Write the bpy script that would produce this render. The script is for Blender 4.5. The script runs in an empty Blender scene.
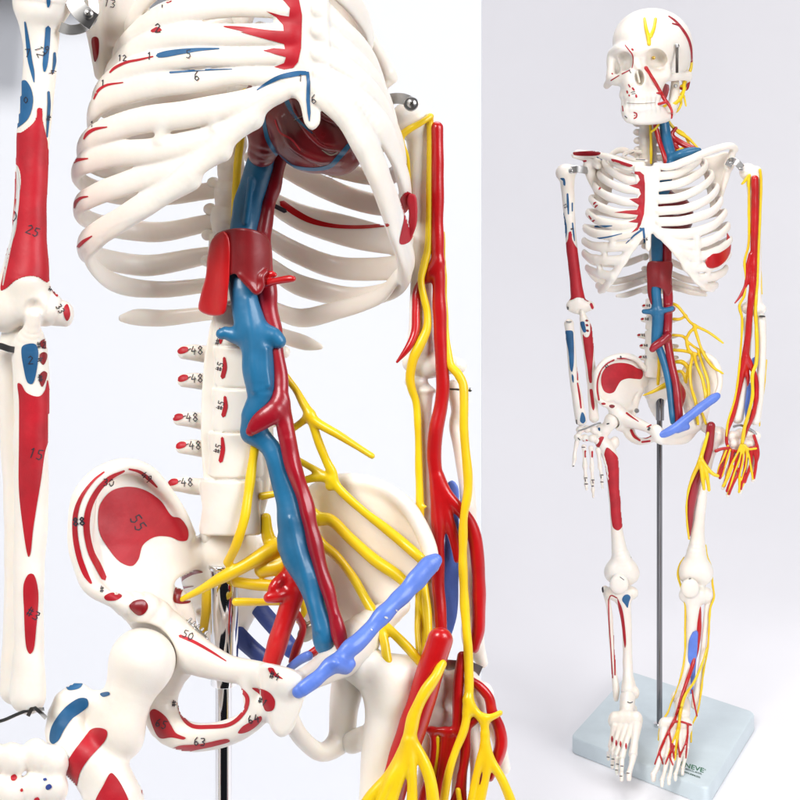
import bpy, bmesh, math, random
import numpy as np
from mathutils import Vector
from mathutils.bvhtree import BVHTree
from mathutils.geometry import delaunay_2d_cdt

random.seed(4)
FOC, HOR, EYE = 1392.0, 150.0, 0.72        # focal length in photo pixels, eye level row, eye height over the stand's base
COL = bpy.context.scene.collection

# ------------------------------------------------------------------ materials
def mat(name, rgb, rough=0.35, metal=0.0, sss=0.0, coat=0.0, var=0.0, vscale=40.0, bump=0.0, bscale=300.0, rgb2=None, sscale=0.004):
    m = bpy.data.materials.new(name); m.use_nodes = True
    nt = m.node_tree; b = nt.nodes['Principled BSDF']
    b.inputs['Base Color'].default_value = (*rgb, 1); b.inputs['Roughness'].default_value = rough
    b.inputs['Metallic'].default_value = metal; b.inputs['Coat Weight'].default_value = coat
    b.inputs['Coat Roughness'].default_value = 0.15
    if sss:
        b.inputs['Subsurface Weight'].default_value = sss
        b.inputs['Subsurface Radius'].default_value = (1.0, 0.55, 0.32)
        b.inputs['Subsurface Scale'].default_value = sscale
    tc = nt.nodes.new('ShaderNodeTexCoord')
    if var or rgb2:
        n = nt.nodes.new('ShaderNodeTexNoise'); n.inputs['Scale'].default_value = vscale
        n.inputs['Detail'].default_value = 5; n.inputs['Roughness'].default_value = 0.6
        nt.links.new(tc.outputs['Object'], n.inputs['Vector'])
        mx = nt.nodes.new('ShaderNodeMix'); mx.data_type = 'RGBA'
        c2 = rgb2 or tuple(c * (1 - var) for c in rgb)
        mx.inputs['A'].default_value = (*rgb, 1); mx.inputs['B'].default_value = (*c2, 1)
        r = nt.nodes.new('ShaderNodeMapRange'); r.inputs['From Min'].default_value = .38; r.inputs['From Max'].default_value = .68
        nt.links.new(n.outputs['Fac'], r.inputs['Value']); nt.links.new(r.outputs['Result'], mx.inputs['Factor'])
        nt.links.new(mx.outputs['Result'], b.inputs['Base Color'])
        r2 = nt.nodes.new('ShaderNodeMapRange'); r2.inputs['To Min'].default_value = rough * .8; r2.inputs['To Max'].default_value = min(1, rough * 1.3)
        nt.links.new(n.outputs['Fac'], r2.inputs['Value']); nt.links.new(r2.outputs['Result'], b.inputs['Roughness'])
    if bump:
        n2 = nt.nodes.new('ShaderNodeTexNoise'); n2.inputs['Scale'].default_value = bscale; n2.inputs['Detail'].default_value = 3
        nt.links.new(tc.outputs['Object'], n2.inputs['Vector'])
        bp = nt.nodes.new('ShaderNodeBump'); bp.inputs['Strength'].default_value = bump; bp.inputs['Distance'].default_value = 0.0008
        nt.links.new(n2.outputs['Fac'], bp.inputs['Height']); nt.links.new(bp.outputs['Normal'], b.inputs['Normal'])
    return m

BONE = mat('bone_plastic', (.86, .81, .74), .36, sss=.35, coat=.15, rgb2=(.82, .745, .65), vscale=22, bump=.25, bscale=170)
RED = mat('red_paint', (.47, .005, .016), .52, coat=.03, var=.28, vscale=60, bump=.15)
BLU = mat('blue_paint', (.014, .11, .26), .5, coat=.03, var=.3, vscale=60, bump=.15)
INK = mat('black_ink', (.02, .018, .03), .6)
ART = mat('artery_red', (.52, .006, .008), .3, sss=.12, coat=.35, var=.25, vscale=35, bump=.2, bscale=120)
ART2 = mat('artery_crimson', (.34, .005, .016), .33, sss=.1, coat=.3, var=.25, vscale=35, bump=.2, bscale=120)
NRV = mat('nerve_yellow', (.82, .60, .008), .36, sss=.12, coat=.2, rgb2=(.76, .48, .006), vscale=35, bump=.2, bscale=120)
VEN = mat('vein_blue', (.014, .15, .31), .4, coat=.2, var=.3, vscale=30, bump=.3, bscale=90)
LIG = mat('ligament_blue', (.11, .21, .66), .4, coat=.15, sss=.1, var=.2, vscale=50, bump=.5, bscale=140)
NAV = mat('navy_blue', (.03, .06, .27), .4, var=.3, vscale=40, bump=.3)
HRT = mat('heart_red', (.20, .012, .016), .28, coat=.35, rgb2=(.09, .008, .01), vscale=45, bump=.7, bscale=75)
DRD = mat('dark_red', (.26, .008, .012), .36, coat=.3, var=.3, vscale=40, bump=.3, bscale=80)
DCH = mat('dark_chrome', (.22, .22, .23), .14, metal=1)
CHR = mat('chrome', (.74, .74, .75), .09, metal=1)
STL = mat('brushed_steel', (.48, .47, .46), .3, metal=1, var=.2, vscale=200)
DRK = mat('dark_metal', (.10, .09, .08), .4, metal=.8)
BRS = mat('brass', (.55, .36, .08), .35, metal=.9)
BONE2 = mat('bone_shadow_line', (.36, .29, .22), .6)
MATS = dict(b=BONE, r=RED, u=BLU, k=INK, a=ART, c=ART2, y=NRV, v=VEN, l=LIG, n=NAV, h=HRT, d=DRD, s=BONE2, m=STL)

# ------------------------------------------------------------------ modelling space
class Space:                                # x, y as in the photograph, z = depth, all in the same unit; a true-size 3D volume at distance D
    def __init__(s, D): s.D = D; s.u = D / FOC
    def to(s, v):
        v = np.asarray(v, float); d = s.D + v[:, 2] * s.u
        return np.stack([(v[:, 0] - 400) / FOC * d, d, EYE - (v[:, 1] - HOR) / FOC * d], 1)
    def p(s, x, y, z): return Vector(s.to(np.array([[x, y, z]]))[0])

def spline(pts, step=None, closed=False):
    P = np.array(pts, float)
    if len(P) < 3 and not closed:
        Q = P
        n = max(1, int(np.linalg.norm(P[1, :3] - P[0, :3]) / (step or 4)))
        t = np.linspace(0, 1, n + 1)[:, None]; return P[0] * (1 - t) + P[1] * t
    if closed: E = np.vstack([P[-1], P, P[0], P[1]])
    else: E = np.vstack([2 * P[0] - P[1], P, 2 * P[-1] - P[-2]])
    out = []
    for i in range(1, len(E) - 2):
        p0, p1, p2, p3 = E[i - 1], E[i], E[i + 1], E[i + 2]
        L = np.linalg.norm((p2 - p1)[:3]); n = max(1, int(math.ceil(L / (step or 4))))
        # centripetal knots avoid overshoot
        def kn(a, b): return max(np.linalg.norm((b - a)[:3]) ** .5, 1e-3)
        t0 = 0; t1 = t0 + kn(p0, p1); t2 = t1 + kn(p1, p2); t3 = t2 + kn(p2, p3)
        for j in range(n):
            t = t1 + (t2 - t1) * j / n
            A1 = (t1 - t) / (t1 - t0) * p0 + (t - t0) / (t1 - t0) * p1
            A2 = (t2 - t) / (t2 - t1) * p1 + (t - t1) / (t2 - t1) * p2
            A3 = (t3 - t) / (t3 - t2) * p2 + (t - t2) / (t3 - t2) * p3
            B1 = (t2 - t) / (t2 - t0) * A1 + (t - t0) / (t2 - t0) * A2
            B2 = (t3 - t) / (t3 - t1) * A2 + (t - t1) / (t3 - t1) * A3
            out.append((t2 - t) / (t2 - t1) * B1 + (t - t1) / (t2 - t1) * B2)
    if not closed: out.append(P[-1])
    return np.array(out)

# primitives: each is (kind, label, blend, subtract?, data)
def C(pts, lab=None, k=3.0, flat=None, s=1.0, axis=None, step=None, sub=False, sm=True):
    """tapering rod through (x,y,z,r); flat = direction it is thinner in by s (or 'axis' point: thinner away from that upright axis)"""
    P = np.array(pts, float)
    if sm: P = spline(P, step or max(1.5, 0.7 * P[:, 3].mean()))
    return ('C', lab, k, sub, dict(P=P, flat=flat, s=s, axis=axis))
def E(c, r, lab=None, k=3.0, rot=(0, 0, 0), sub=False):
    rx, ry, rz = [math.radians(a) for a in rot]
    X = np.array([[1,0,0],[0,math.cos(rx),-math.sin(rx)],[0,math.sin(rx),math.cos(rx)]])
    Y = np.array([[math.cos(ry),0,math.sin(ry)],[0,1,0],[-math.sin(ry),0,math.cos(ry)]])
    Z = np.array([[math.cos(rz),-math.sin(rz),0],[math.sin(rz),math.cos(rz),0],[0,0,1]])
    return ('E', lab, k, sub, dict(c=np.array(c, float), r=np.array(r, float), R=Z @ Y @ X))
def B(c, h, rnd=1.0, lab=None, k=3.0, rot=(0, 0, 0), sub=False):
    e = E(c, h, lab, k, rot, sub); e[4]['rnd'] = rnd
    return ('B',) + e[1:]
def PL(outline, h, t, lab=None, k=3.0, rnd=2.0, sub=False, sm=True):
    """curved plate: outline in x,y; h(x,y) its depth; t half thickness (number or function)"""
    O = spline([(a, b, 0) for a, b in outline], 6, True)[:, :2] if sm else np.array(outline, float)
    return ('P', lab, k, sub, dict(O=O, h=h, t=t, rnd=rnd))

def prim_box(p):
    kd, _, k, _, d = p
    if kd == 'C':
        P = d['P']; r = P[:, 3:4]; return (P[:, :3] - r).min(0) - k, (P[:, :3] + r).max(0) + k
    if kd in 'EB':
        m = d['r'].max() if kd == 'E' else np.linalg.norm(d['r'])
        ext = np.abs(d['R']) @ d['r'] + .5
        return d['c'] - ext - k, d['c'] + ext + k
    O = d['O']; hz = d['h'](O[:, 0], O[:, 1]); cx, cy = O.mean(0)
    gx, gy = np.meshgrid(np.linspace(O[:, 0].min(), O[:, 0].max(), 12), np.linspace(O[:, 1].min(), O[:, 1].max(), 12))
    hg = d['h'](gx, gy); t = d['t']; tt = t if not callable(t) else np.max(t(gx, gy)); r = tt + k + 1
    return np.array([O[:, 0].min() - k - 1, O[:, 1].min() - k - 1, min(hz.min(), hg.min()) - r]), np.array([O[:, 0].max() + k + 1, O[:, 1].max() + k + 1, max(hz.max(), hg.max()) + r])

def ev_prim(p, X, Y, Z):
    kd, _, k, _, d = p
    if kd in 'EB':
        q = np.stack([X - d['c'][0], Y - d['c'][1], Z - d['c'][2]], -1) @ d['R']
        if kd == 'E':
            r = d['r']; n = np.sqrt(((q / r) ** 2).sum(-1)); g = np.sqrt(((q / (r * r)) ** 2).sum(-1)) + 1e-6
            return n * (n - 1) / g
        w = np.abs(q) - (d['r'] - d['rnd'])
        return np.sqrt((np.maximum(w, 0) ** 2).sum(-1)) + np.minimum(w.max(-1), 0) - d['rnd']
    if kd == 'P':
        x = X[:, :, 0]; y = Y[:, :, 0]; O = d['O']; n = len(O)
        best = np.full(x.shape, 1e9); ins = np.zeros(x.shape, bool)
        for i in range(n):
            a = O[i]; b = O[(i + 1) % n]; e = b - a; wx = x - a[0]; wy = y - a[1]
            t = np.clip((wx * e[0] + wy * e[1]) / (e @ e + 1e-9), 0, 1)
            best = np.minimum(best, (wx - e[0] * t) ** 2 + (wy - e[1] * t) ** 2)
            c = ((a[1] <= y) != (b[1] <= y))
            with np.errstate(divide='ignore', invalid='ignore'):
                c &= x < (b[0] - a[0]) * (y - a[1]) / (b[1] - a[1] + (1e-12 if b[1] == a[1] else 0)) + a[0]
            ins ^= c
        d2 = np.sqrt(best) * np.where(ins, -1, 1)
        t = d['t'](x, y) if callable(d['t']) else d['t']; r = d['rnd']
        h = d['h'](x, y)
        dz = np.abs(Z - h[:, :, None]) - (np.asarray(t)[..., None] if callable(d['t']) else t) + r
        dd = (d2 + r)[:, :, None] + 0 * dz
        return np.sqrt(np.maximum(dd, 0) ** 2 + np.maximum(dz, 0) ** 2) + np.minimum(np.maximum(dd, dz), 0) - r

def smin(a, b, k):
    h = np.maximum(k - np.abs(a - b), 0) / k
    return np.minimum(a, b) - h * h * k * .25

def field(prims, res, pad=2):
    bx = [prim_box(p) for p in prims if not p[3]]
    lo = np.min([b[0] for b in bx], 0) - pad * res; hi = np.max([b[1] for b in bx], 0) + pad * res
    n = np.ceil((hi - lo) / res).astype(int) + 1
    G = np.full(n, 50.0, np.float32); RAW = np.full(n, 50.0, np.float32); L = np.zeros(n, np.int16)
    ax = [lo[i] + np.arange(n[i]) * res for i in range(3)]
    labs = []
    def rng(a, b):
        i0 = np.clip(np.floor((a - lo) / res).astype(int) - 1, 0, n); i1 = np.clip(np.ceil((b - lo) / res).astype(int) + 2, 0, n)
        return tuple(slice(i0[i], i1[i]) for i in range(3))
    for p in prims:
        kd, lab, k, sub, d = p
        if lab not in labs: labs.append(lab)
        li = labs.index(lab)
        a, b = prim_box(p); S = rng(a, b)
        if any(s.stop - s.start < 1 for s in S): continue
        if kd == 'C':
            P = d['P']; sh = tuple(s.stop - s.start for s in S); loc = np.full(sh, 50.0, np.float32)
            for i in range(len(P) - 1):
                A, Bp = P[i], P[i + 1]; r = max(A[3], Bp[3]) + k
                T = rng(np.minimum(A[:3], Bp[:3]) - r, np.maximum(A[:3], Bp[:3]) + r)
                T = tuple(slice(max(T[j].start, S[j].start), min(T[j].stop, S[j].stop)) for j in range(3))
                if any(t.stop <= t.start for t in T): continue
                X = ax[0][T[0]][:, None, None] - A[0]; Y = ax[1][T[1]][None, :, None] - A[1]; Z = ax[2][T[2]][None, None, :] - A[2]
                e = Bp[:3] - A[:3]
                nn = None
                if d['axis'] is not None:
                    m_ = (A[:3] + Bp[:3]) / 2; nn = np.array([m_[0] - d['axis'][0], 0, m_[2] - d['axis'][1]]); 
                elif d['flat'] is not None: nn = np.array(d['flat'], float)
                if nn is not None:
                    ed = e / (np.linalg.norm(e) + 1e-9); nn = nn - (nn @ ed) * ed * (1 if d['axis'] is not None else 0); nn /= np.linalg.norm(nn) + 1e-9
                    s1 = d['s'] - 1; dot = (X * nn[0] + Y * nn[1] + Z * nn[2]) * s1
                    X = X + dot * nn[0]; Y = Y + dot * nn[1]; Z = Z + dot * nn[2]; e = e + s1 * (e @ nn) * nn
                ee = e @ e + 1e-9
                t = np.clip((X * e[0] + Y * e[1] + Z * e[2]) / ee, 0, 1)
                dd = np.sqrt((X - t * e[0]) ** 2 + (Y - t * e[1]) ** 2 + (Z - t * e[2]) ** 2) - (A[3] + (Bp[3] - A[3]) * t)
                if nn is not None: dd = dd / (1 + .35 * (d['s'] - 1))
                Q = tuple(slice(T[j].start - S[j].start, T[j].stop - S[j].start) for j in range(3))
                loc[Q] = np.minimum(loc[Q], dd)
        else:
            X, Y, Z = np.meshgrid(ax[0][S[0]], ax[1][S[1]], ax[2][S[2]], indexing='ij')
            loc = ev_prim(p, X, Y, Z).astype(np.float32)
        if sub:
            G[S] = -smin(-G[S], loc, k)
        else:
            m = loc < RAW[S]; L[S][m] = li; RAW[S] = np.minimum(RAW[S], loc)
            G[S] = smin(G[S], loc, k)
    return G, L, labs, lo

def nets(G, L, lo, res):
    s = G < 0
    c = s[:-1, :-1, :-1].astype(np.int8)
    for dx, dy, dz in [(0,0,1),(0,1,0),(0,1,1),(1,0,0),(1,0,1),(1,1,0),(1,1,1)]:
        c = c + s[dx:s.shape[0]-1+dx, dy:s.shape[1]-1+dy, dz:s.shape[2]-1+dz]
    mix = (c > 0) & (c < 8)
    idx = np.argwhere(mix); vid = np.full(mix.shape, -1, np.int64); vid[mix] = np.arange(len(idx))
    acc = np.zeros((len(idx), 3)); cnt = np.zeros(len(idx))
    cr = [(i, j, k) for i in (0, 1) for j in (0, 1) for k in (0, 1)]
    for a in cr:
        for b in range(3):
            if a[b] == 1: continue
            e = list(a); e[b] = 1
            ga = G[idx[:,0]+a[0], idx[:,1]+a[1], idx[:,2]+a[2]]; gb = G[idx[:,0]+e[0], idx[:,1]+e[1], idx[:,2]+e[2]]
            m = (ga < 0) != (gb < 0); t = np.where(m, ga / np.where(m, ga - gb, 1), 0)
            pt = np.repeat(np.array(a, float)[None], len(idx), 0); pt[:, b] = t
            acc[m] += pt[m]; cnt[m] += 1
    off = acc / cnt[:, None]; V = idx + off
    Q = []
    for b in range(3):
        o = [i for i in range(3) if i != b]
        sl0 = [slice(None)] * 3; sl1 = [slice(None)] * 3; sl0[b] = slice(0, -1); sl1[b] = slice(1, None)
        ch = s[tuple(sl0)] != s[tuple(sl1)]; E_ = np.argwhere(ch)
        ok = (E_[:, o[0]] > 0) & (E_[:, o[1]] > 0) & (E_[:, o[0]] < G.shape[o[0]] - 1) & (E_[:, o[1]] < G.shape[o[1]] - 1); E_ = E_[ok]
        q = []
        for (da, db) in ((1, 1), (0, 1), (0, 0), (1, 0)):
            t = E_.copy(); t[:, o[0]] -= da; t[:, o[1]] -= db; q.append(vid[t[:, 0], t[:, 1], t[:, 2]])
        q = np.stack(q, 1); inside = s[E_[:, 0], E_[:, 1], E_[:, 2]]
        flip = inside if b == 1 else ~inside
        q[flip] = q[flip][:, ::-1]; Q.append(q)
    Q = np.concatenate(Q); Q = Q[(Q >= 0).all(1)]
    # gradient normals (trilinear on cell corners)
    g = np.zeros((len(idx), 3))
    for b in range(3):
        o = [i for i in range(3) if i != b]
        for u in (0, 1):
            for v in (0, 1):
                ca = [0, 0, 0]; ca[o[0]] = u; ca[o[1]] = v; cb = list(ca); cb[b] = 1
                w = (off[:, o[0]] if u else 1 - off[:, o[0]]) * (off[:, o[1]] if v else 1 - off[:, o[1]])
                g[:, b] += w * (G[idx[:,0]+cb[0], idx[:,1]+cb[1], idx[:,2]+cb[2]] - G[idx[:,0]+ca[0], idx[:,1]+ca[1], idx[:,2]+ca[2]])
    g /= np.linalg.norm(g, axis=1)[:, None] + 1e-9
    lab = L[idx[:, 0], idx[:, 1], idx[:, 2]]
    return V * res + lo, Q, g, lab

def smooth_mesh(V, N, Q, it):
    for _ in range(it):
        acc = np.zeros_like(V); an = np.zeros_like(N); c = np.zeros(len(V))
        for a, b in ((0, 1), (1, 2), (2, 3), (3, 0)):
            for s_, t_ in ((a, b), (b, a)):
                np.add.at(acc, Q[:, s_], V[Q[:, t_]]); np.add.at(an, Q[:, s_], N[Q[:, t_]]); np.add.at(c, Q[:, s_], 1)
        V = V * .5 + .5 * acc / np.maximum(c, 1)[:, None]
        N = N * .5 + .5 * an / np.maximum(c, 1)[:, None]
    N /= np.linalg.norm(N, axis=1)[:, None] + 1e-9
    return V, N

def inside(poly, x, y):
    r = np.zeros(len(x), bool); n = len(poly)
    for i in range(n):
        a = poly[i]; b = poly[(i + 1) % n]
        if a[1] == b[1]: continue
        c = ((a[1] <= y) != (b[1] <= y)) & (x < (b[0] - a[0]) * (y - a[1]) / (b[1] - a[1]) + a[0]); r ^= c
    return r

# painted marks: ('P', material letter, outline, wrap?)  /  ('S', letter, [(x,y,halfwidth)...])
def PA(m, pts, wrap=False, sm=True, dens=None): return ('P', m, spline([(a, b, 0) for a, b in pts], 2.0, True)[:, :2] if sm else np.array(pts, float), wrap, dens)
def ST(m, pts, w=1.0, sm=True):
    P = [(p[0], p[1], p[2] if len(p) > 2 else w) for p in pts]
    if sm and len(P) > 2: P = spline(P, 2.0)
    else: P = np.array(P, float)
    d = np.gradient(P[:, :2], axis=0); d /= np.linalg.norm(d, axis=1)[:, None] + 1e-9; n = np.stack([-d[:, 1], d[:, 0]], 1)
    Lf = P[:, :2] + n * P[:, 2:3]; Rt = P[:, :2] - n * P[:, 2:3]
    cap0 = P[:1, :2] - d[:1] * P[0, 2]; cap1 = P[-1:, :2] + d[-1:] * P[-1, 2]
    return ('P', m, np.vstack([cap0, Lf, cap1, Rt[::-1]]), False, None)
GL = {'0': [[(.5,0),(.1,.3),(.1,.7),(.5,1),(.9,.7),(.9,.3),(.5,0)]], '1': [[(.3,.2),(.6,0),(.5,1)]],
      '2': [[(.1,.2),(.5,0),(.85,.25),(.5,.6),(.1,1),(.95,.95)]], '3': [[(.1,.1),(.7,.05),(.8,.3),(.4,.5),(.85,.65),(.7,.95),(.1,.95)]],
      '4': [[(.45,0),(.05,.6),(.95,.55)],[(.7,.3),(.6,1)]], '5': [[(.85,0),(.2,.05),(.2,.4),(.7,.45),(.8,.75),(.5,1),(.1,.9)]],
      '6': [[(.6,0),(.2,.35),(.15,.8),(.5,1),(.85,.75),(.5,.5),(.2,.65)]], '7': [[(.1,.05),(.9,0),(.4,1)]],
      '8': [[(.5,.48),(.15,.25),(.5,0),(.85,.2),(.5,.48),(.1,.75),(.5,1),(.9,.75),(.5,.48)]], '9': [[(.8,.3),(.4,.5),(.15,.25),(.5,0),(.8,.25),(.6,1)]],
      '-': [[(0,.5),(1,.5)]], '#': [[(.2,0),(.3,1)],[(.6,.1),(.7,1)],[(0,.4),(.9,.3)],[(.1,.8),(1,.7)]]}
def TX(t, x, y, h, w=.55, rot=0, m='k', pitch=.8):
    out = []; c, s_ = math.cos(math.radians(rot)), math.sin(math.radians(rot)); cx = 0
    for ch in t:
        for st in GL.get(ch, GL['0']):
            pts = []
            for a, b in st:
                u = cx + a * h * .65; v = (b - .5) * h
                pts.append((x + u * c - v * s_, y + u * s_ + v * c))
            for q0, q1 in zip(pts, pts[1:]): out.append(ST(m, [q0, q1], w * .8, False))
        cx += h * pitch
    return out

def decal(marks, bvh, spacing, off):
    VV, FF, MM = [], [], []
    for mk in marks:
        _, m, poly, wrap, dens = mk
        sp = dens or spacing
        poly = np.asarray(poly, float)
        # resample boundary
        B_ = []
        for i in range(len(poly)):
            a = poly[i]; b = poly[(i + 1) % len(poly)]; n = max(1, int(np.linalg.norm(b - a) / sp))
            for j in range(n): B_.append(a + (b - a) * j / n)
        x0, y0 = poly.min(0); x1, y1 = poly.max(0)
        gx, gy = np.meshgrid(np.arange(x0 + sp * .5, x1, sp), np.arange(y0 + sp * .5, y1, sp)); gx = gx.ravel(); gy = gy.ravel()
        k = inside(poly, gx, gy); I = list(zip(gx[k], gy[k])); nb = len(B_)
        vs = [Vector((float(p[0]), float(p[1]))) for p in B_] + [Vector((float(a), float(b))) for a, b in I]
        ed = [(i, (i + 1) % nb) for i in range(nb)]
        try: v2, _, f2, *_ = delaunay_2d_cdt(vs, ed, [list(range(nb))], 1, 1e-4)
        except Exception: continue
        pos = []
        for v in v2:
            h = bvh.ray_cast(Vector((v.x, v.y, -3000)), Vector((0, 0, 1)))
            if h[0] is None: pos.append(None); continue
            nn = h[1] if h[1].z < 0 else -h[1]
            oo = off * (1.6 if m == 'k' else 1) + min(len(VV), 4000) * off * 2e-5
            pos.append((v.x + nn.x * oo * .6, v.y + nn.y * oo * .6, h[0].z + nn.z * oo - oo * .4))
        base = len(VV); mp = {}
        for f in f2:
            if any(pos[i] is None for i in f): continue
            zz = [pos[i][2] for i in f]
            if max(zz) - min(zz) > sp * 6: continue
            ids = []
            for i in f:
                if i not in mp: mp[i] = len(VV); VV.append(pos[i])
                ids.append(mp[i])
            a, b, c = [np.array(VV[i]) for i in ids[:3]]
            if np.cross(b - a, c - a)[2] > 0: ids = ids[::-1]
            FF.append(tuple(ids)); MM.append(m)
    return VV, FF, MM

def mkobj(name, verts, faces, parent, mats, midx=None, normals=None, loc=None):
    me = bpy.data.meshes.new(name)
    base = Vector(parent['_base']) if parent is not None else Vector((0, 0, 0))
    v = np.asarray(verts, float) - np.array(base)
    me.from_pydata(v.tolist() if len(v) < 3 else v, [], faces if isinstance(faces, list) else faces.tolist()); 
    for m in mats: me.materials.append(m)
    me.polygons.foreach_set('use_smooth', np.ones(len(me.polygons), bool))
    if midx is not None: me.polygons.foreach_set('material_index', np.asarray(midx, np.int32))
    if normals is not None: me.normals_split_custom_set_from_vertices(normals.tolist())
    me.update(); o = bpy.data.objects.new(name, me); COL.objects.link(o)
    if parent is not None:
        o.parent = parent; o['_base'] = parent['_base']
        if parent.type != 'EMPTY': pass
    return o

SURF = []
def hug(prim, surf, off=.3, ymin=-1e9):
    """lay a rod on a surface: its depth follows the surface below it"""
    P = prim[4]['P']; last = None
    for q in P:
        if q[1] < ymin: continue
        h = surf.ray_cast(Vector((q[0], q[1], -3000)), Vector((0, 0, 1)))
        if h[0] is not None and (last is None or abs(h[0].z - last) < 9): last = h[0].z
        if last is not None: q[2] = last - q[3] * off
    return prim
def build(space, prims, res, parent, default='bone', m='b', marks={}, spacing=None, off=None, smooth=1, sub={}, mm={}, wob=.3):
    """prims -> one closed surface, split by label into parts. marks: {label: [marks]}; sub: {label: parent label}; mm: {label: material letter}"""
    G, L, labs, lo = field(prims, res)
    if wob:                                 # slight hand-moulded unevenness
        X, Y, Z = [lo[i] + np.arange(G.shape[i]) * res for i in range(3)]; q = res * 12
        X = X[:, None, None] / q; Y = Y[None, :, None] / q; Z = Z[None, None, :] / q
        G = (G + wob * res * (np.sin(X * 1.1 + np.sin(Y * .7) * 1.7) * np.sin(Y * 1.3 + 1 + np.sin(Z * .9)) + .6 * np.sin(Z * 1.7 + X * .6) * np.sin(Y * 2.3 - X))).astype(np.float32)
    V, Q, N, lab = nets(G, L, lo, res)
    V, N = smooth_mesh(V, N, Q, smooth)
    fl = lab[Q[:, 0]]
    for li, lb in enumerate(labs):
        if lb is not None and lb.startswith('sternum'):
            for _ in range(3):              # stray islands of a label go to their neighbour
                fi = np.where(fl == li)[0]; comp = np.arange(len(V)); f = Q[fi]
                while True:
                    mn = comp[f].min(1); new = comp.copy(); np.minimum.at(new, f.ravel(), np.repeat(mn, 4)); new = new[new]
                    if (new == comp).all(): break
                    comp = new
                cf = comp[f[:, 0]]; u, c = np.unique(cf, return_counts=True)
                if len(u) < 2: break
                for q in u[c < c.max()]:
                    vs = np.zeros(len(V), bool); vs[f[cf == q].ravel()] = True; nb = fl[vs[Q].any(1)]; nb = nb[nb != li]
                    if len(nb): fl[fi[cf == q]] = np.bincount(nb).argmax()
    out = {}; ALL = BVHTree.FromPolygons([tuple(a) for a in V], [tuple(a) for a in Q.tolist()]); SURF.append(ALL)
    for li, lb in enumerate(labs):
        f = Q[fl == li]
        if not len(f): continue
        used = np.unique(f); remap = np.full(len(V), -1); remap[used] = np.arange(len(used))
        v = V[used]; f = remap[f]; n = N[used]; mats = [MATS[mm.get(lb, m)]]; midx = np.zeros(len(f), int)
        mk = marks.get(lb)
        if mk:
            cen = v[f].mean(1); bvh = ALL
            for q in mk:
                if q[3]:
                    MM_ = MATS[q[1]]
                    if MM_ not in mats: mats.append(MM_)
                    midx[inside(q[2], cen[:, 0], cen[:, 1])] = mats.index(MM_)
            dv, df, dm = decal(mk, bvh, spacing or res * 1.0, off or res * .34)
            if dv:
                for q in set(dm):
                    if MATS[q] not in mats: mats.append(MATS[q])
                nv = len(v); v = np.vstack([v, np.array(dv)])
                dn = np.zeros((len(dv), 3)); dva = np.array(dv)
                for a in df:
                    c = np.cross(dva[a[1]] - dva[a[0]], dva[a[2]] - dva[a[0]])
                    for i in a: dn[i] += c
                dn /= np.linalg.norm(dn, axis=1)[:, None] + 1e-12
                n = np.vstack([n, dn]); f = [tuple(a) for a in f.tolist()] + [tuple(i + nv for i in a) for a in df]
                midx = np.concatenate([midx, [mats.index(MATS[q]) for q in dm]])
        w = space.to(v)
        # map normals through the same space change
        e = .05; w2 = space.to(v + np.array([0, 0, e])); wx = space.to(v + np.array([e, 0, 0])); wy = space.to(v + np.array([0, e, 0]))
        a, b, c = wx - w, wy - w, w2 - w
        nw = np.cross(b, c) * n[:, 0:1] + np.cross(c, a) * n[:, 1:2] + np.cross(a, b) * n[:, 2:3]
        nw /= np.linalg.norm(nw, axis=1)[:, None] + 1e-20
        nm = lb or default; nm = nm.split('|')[0]
        par = parent
        if lb in sub and sub[lb] in out: par = out[sub[lb]]
        out[lb] = mkobj(nm, w, f if isinstance(f, list) else f, par, mats, midx, nw)
    return out

def thing(name, label, cat, base, group=None):
    o = bpy.data.objects.new(name, None); COL.objects.link(o); o.location = base; o.empty_display_size = .02
    o['_base'] = list(base); o['label'] = label; o['category'] = cat
    if group: o['group'] = group
    return o

def simple(name, bm, parent, material, base=None, smooth=True):
    """a bmesh in world coordinates -> object"""
    me = bpy.data.meshes.new(name); b = Vector(base if base is not None else (parent['_base'] if parent is not None else (0, 0, 0)))
    bmesh.ops.translate(bm, verts=bm.verts, vec=-b); bmesh.ops.recalc_face_normals(bm, faces=bm.faces); bm.to_mesh(me); bm.free()
    for m in (material if isinstance(material, list) else [material]): me.materials.append(m)
    for p in me.polygons: p.use_smooth = smooth
    if smooth: me.set_sharp_from_angle(angle=math.radians(35))
    o = bpy.data.objects.new(name, me); COL.objects.link(o)
    if parent is not None: o.parent = parent; o['_base'] = parent['_base']
    else: o.location = b
    return o

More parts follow.
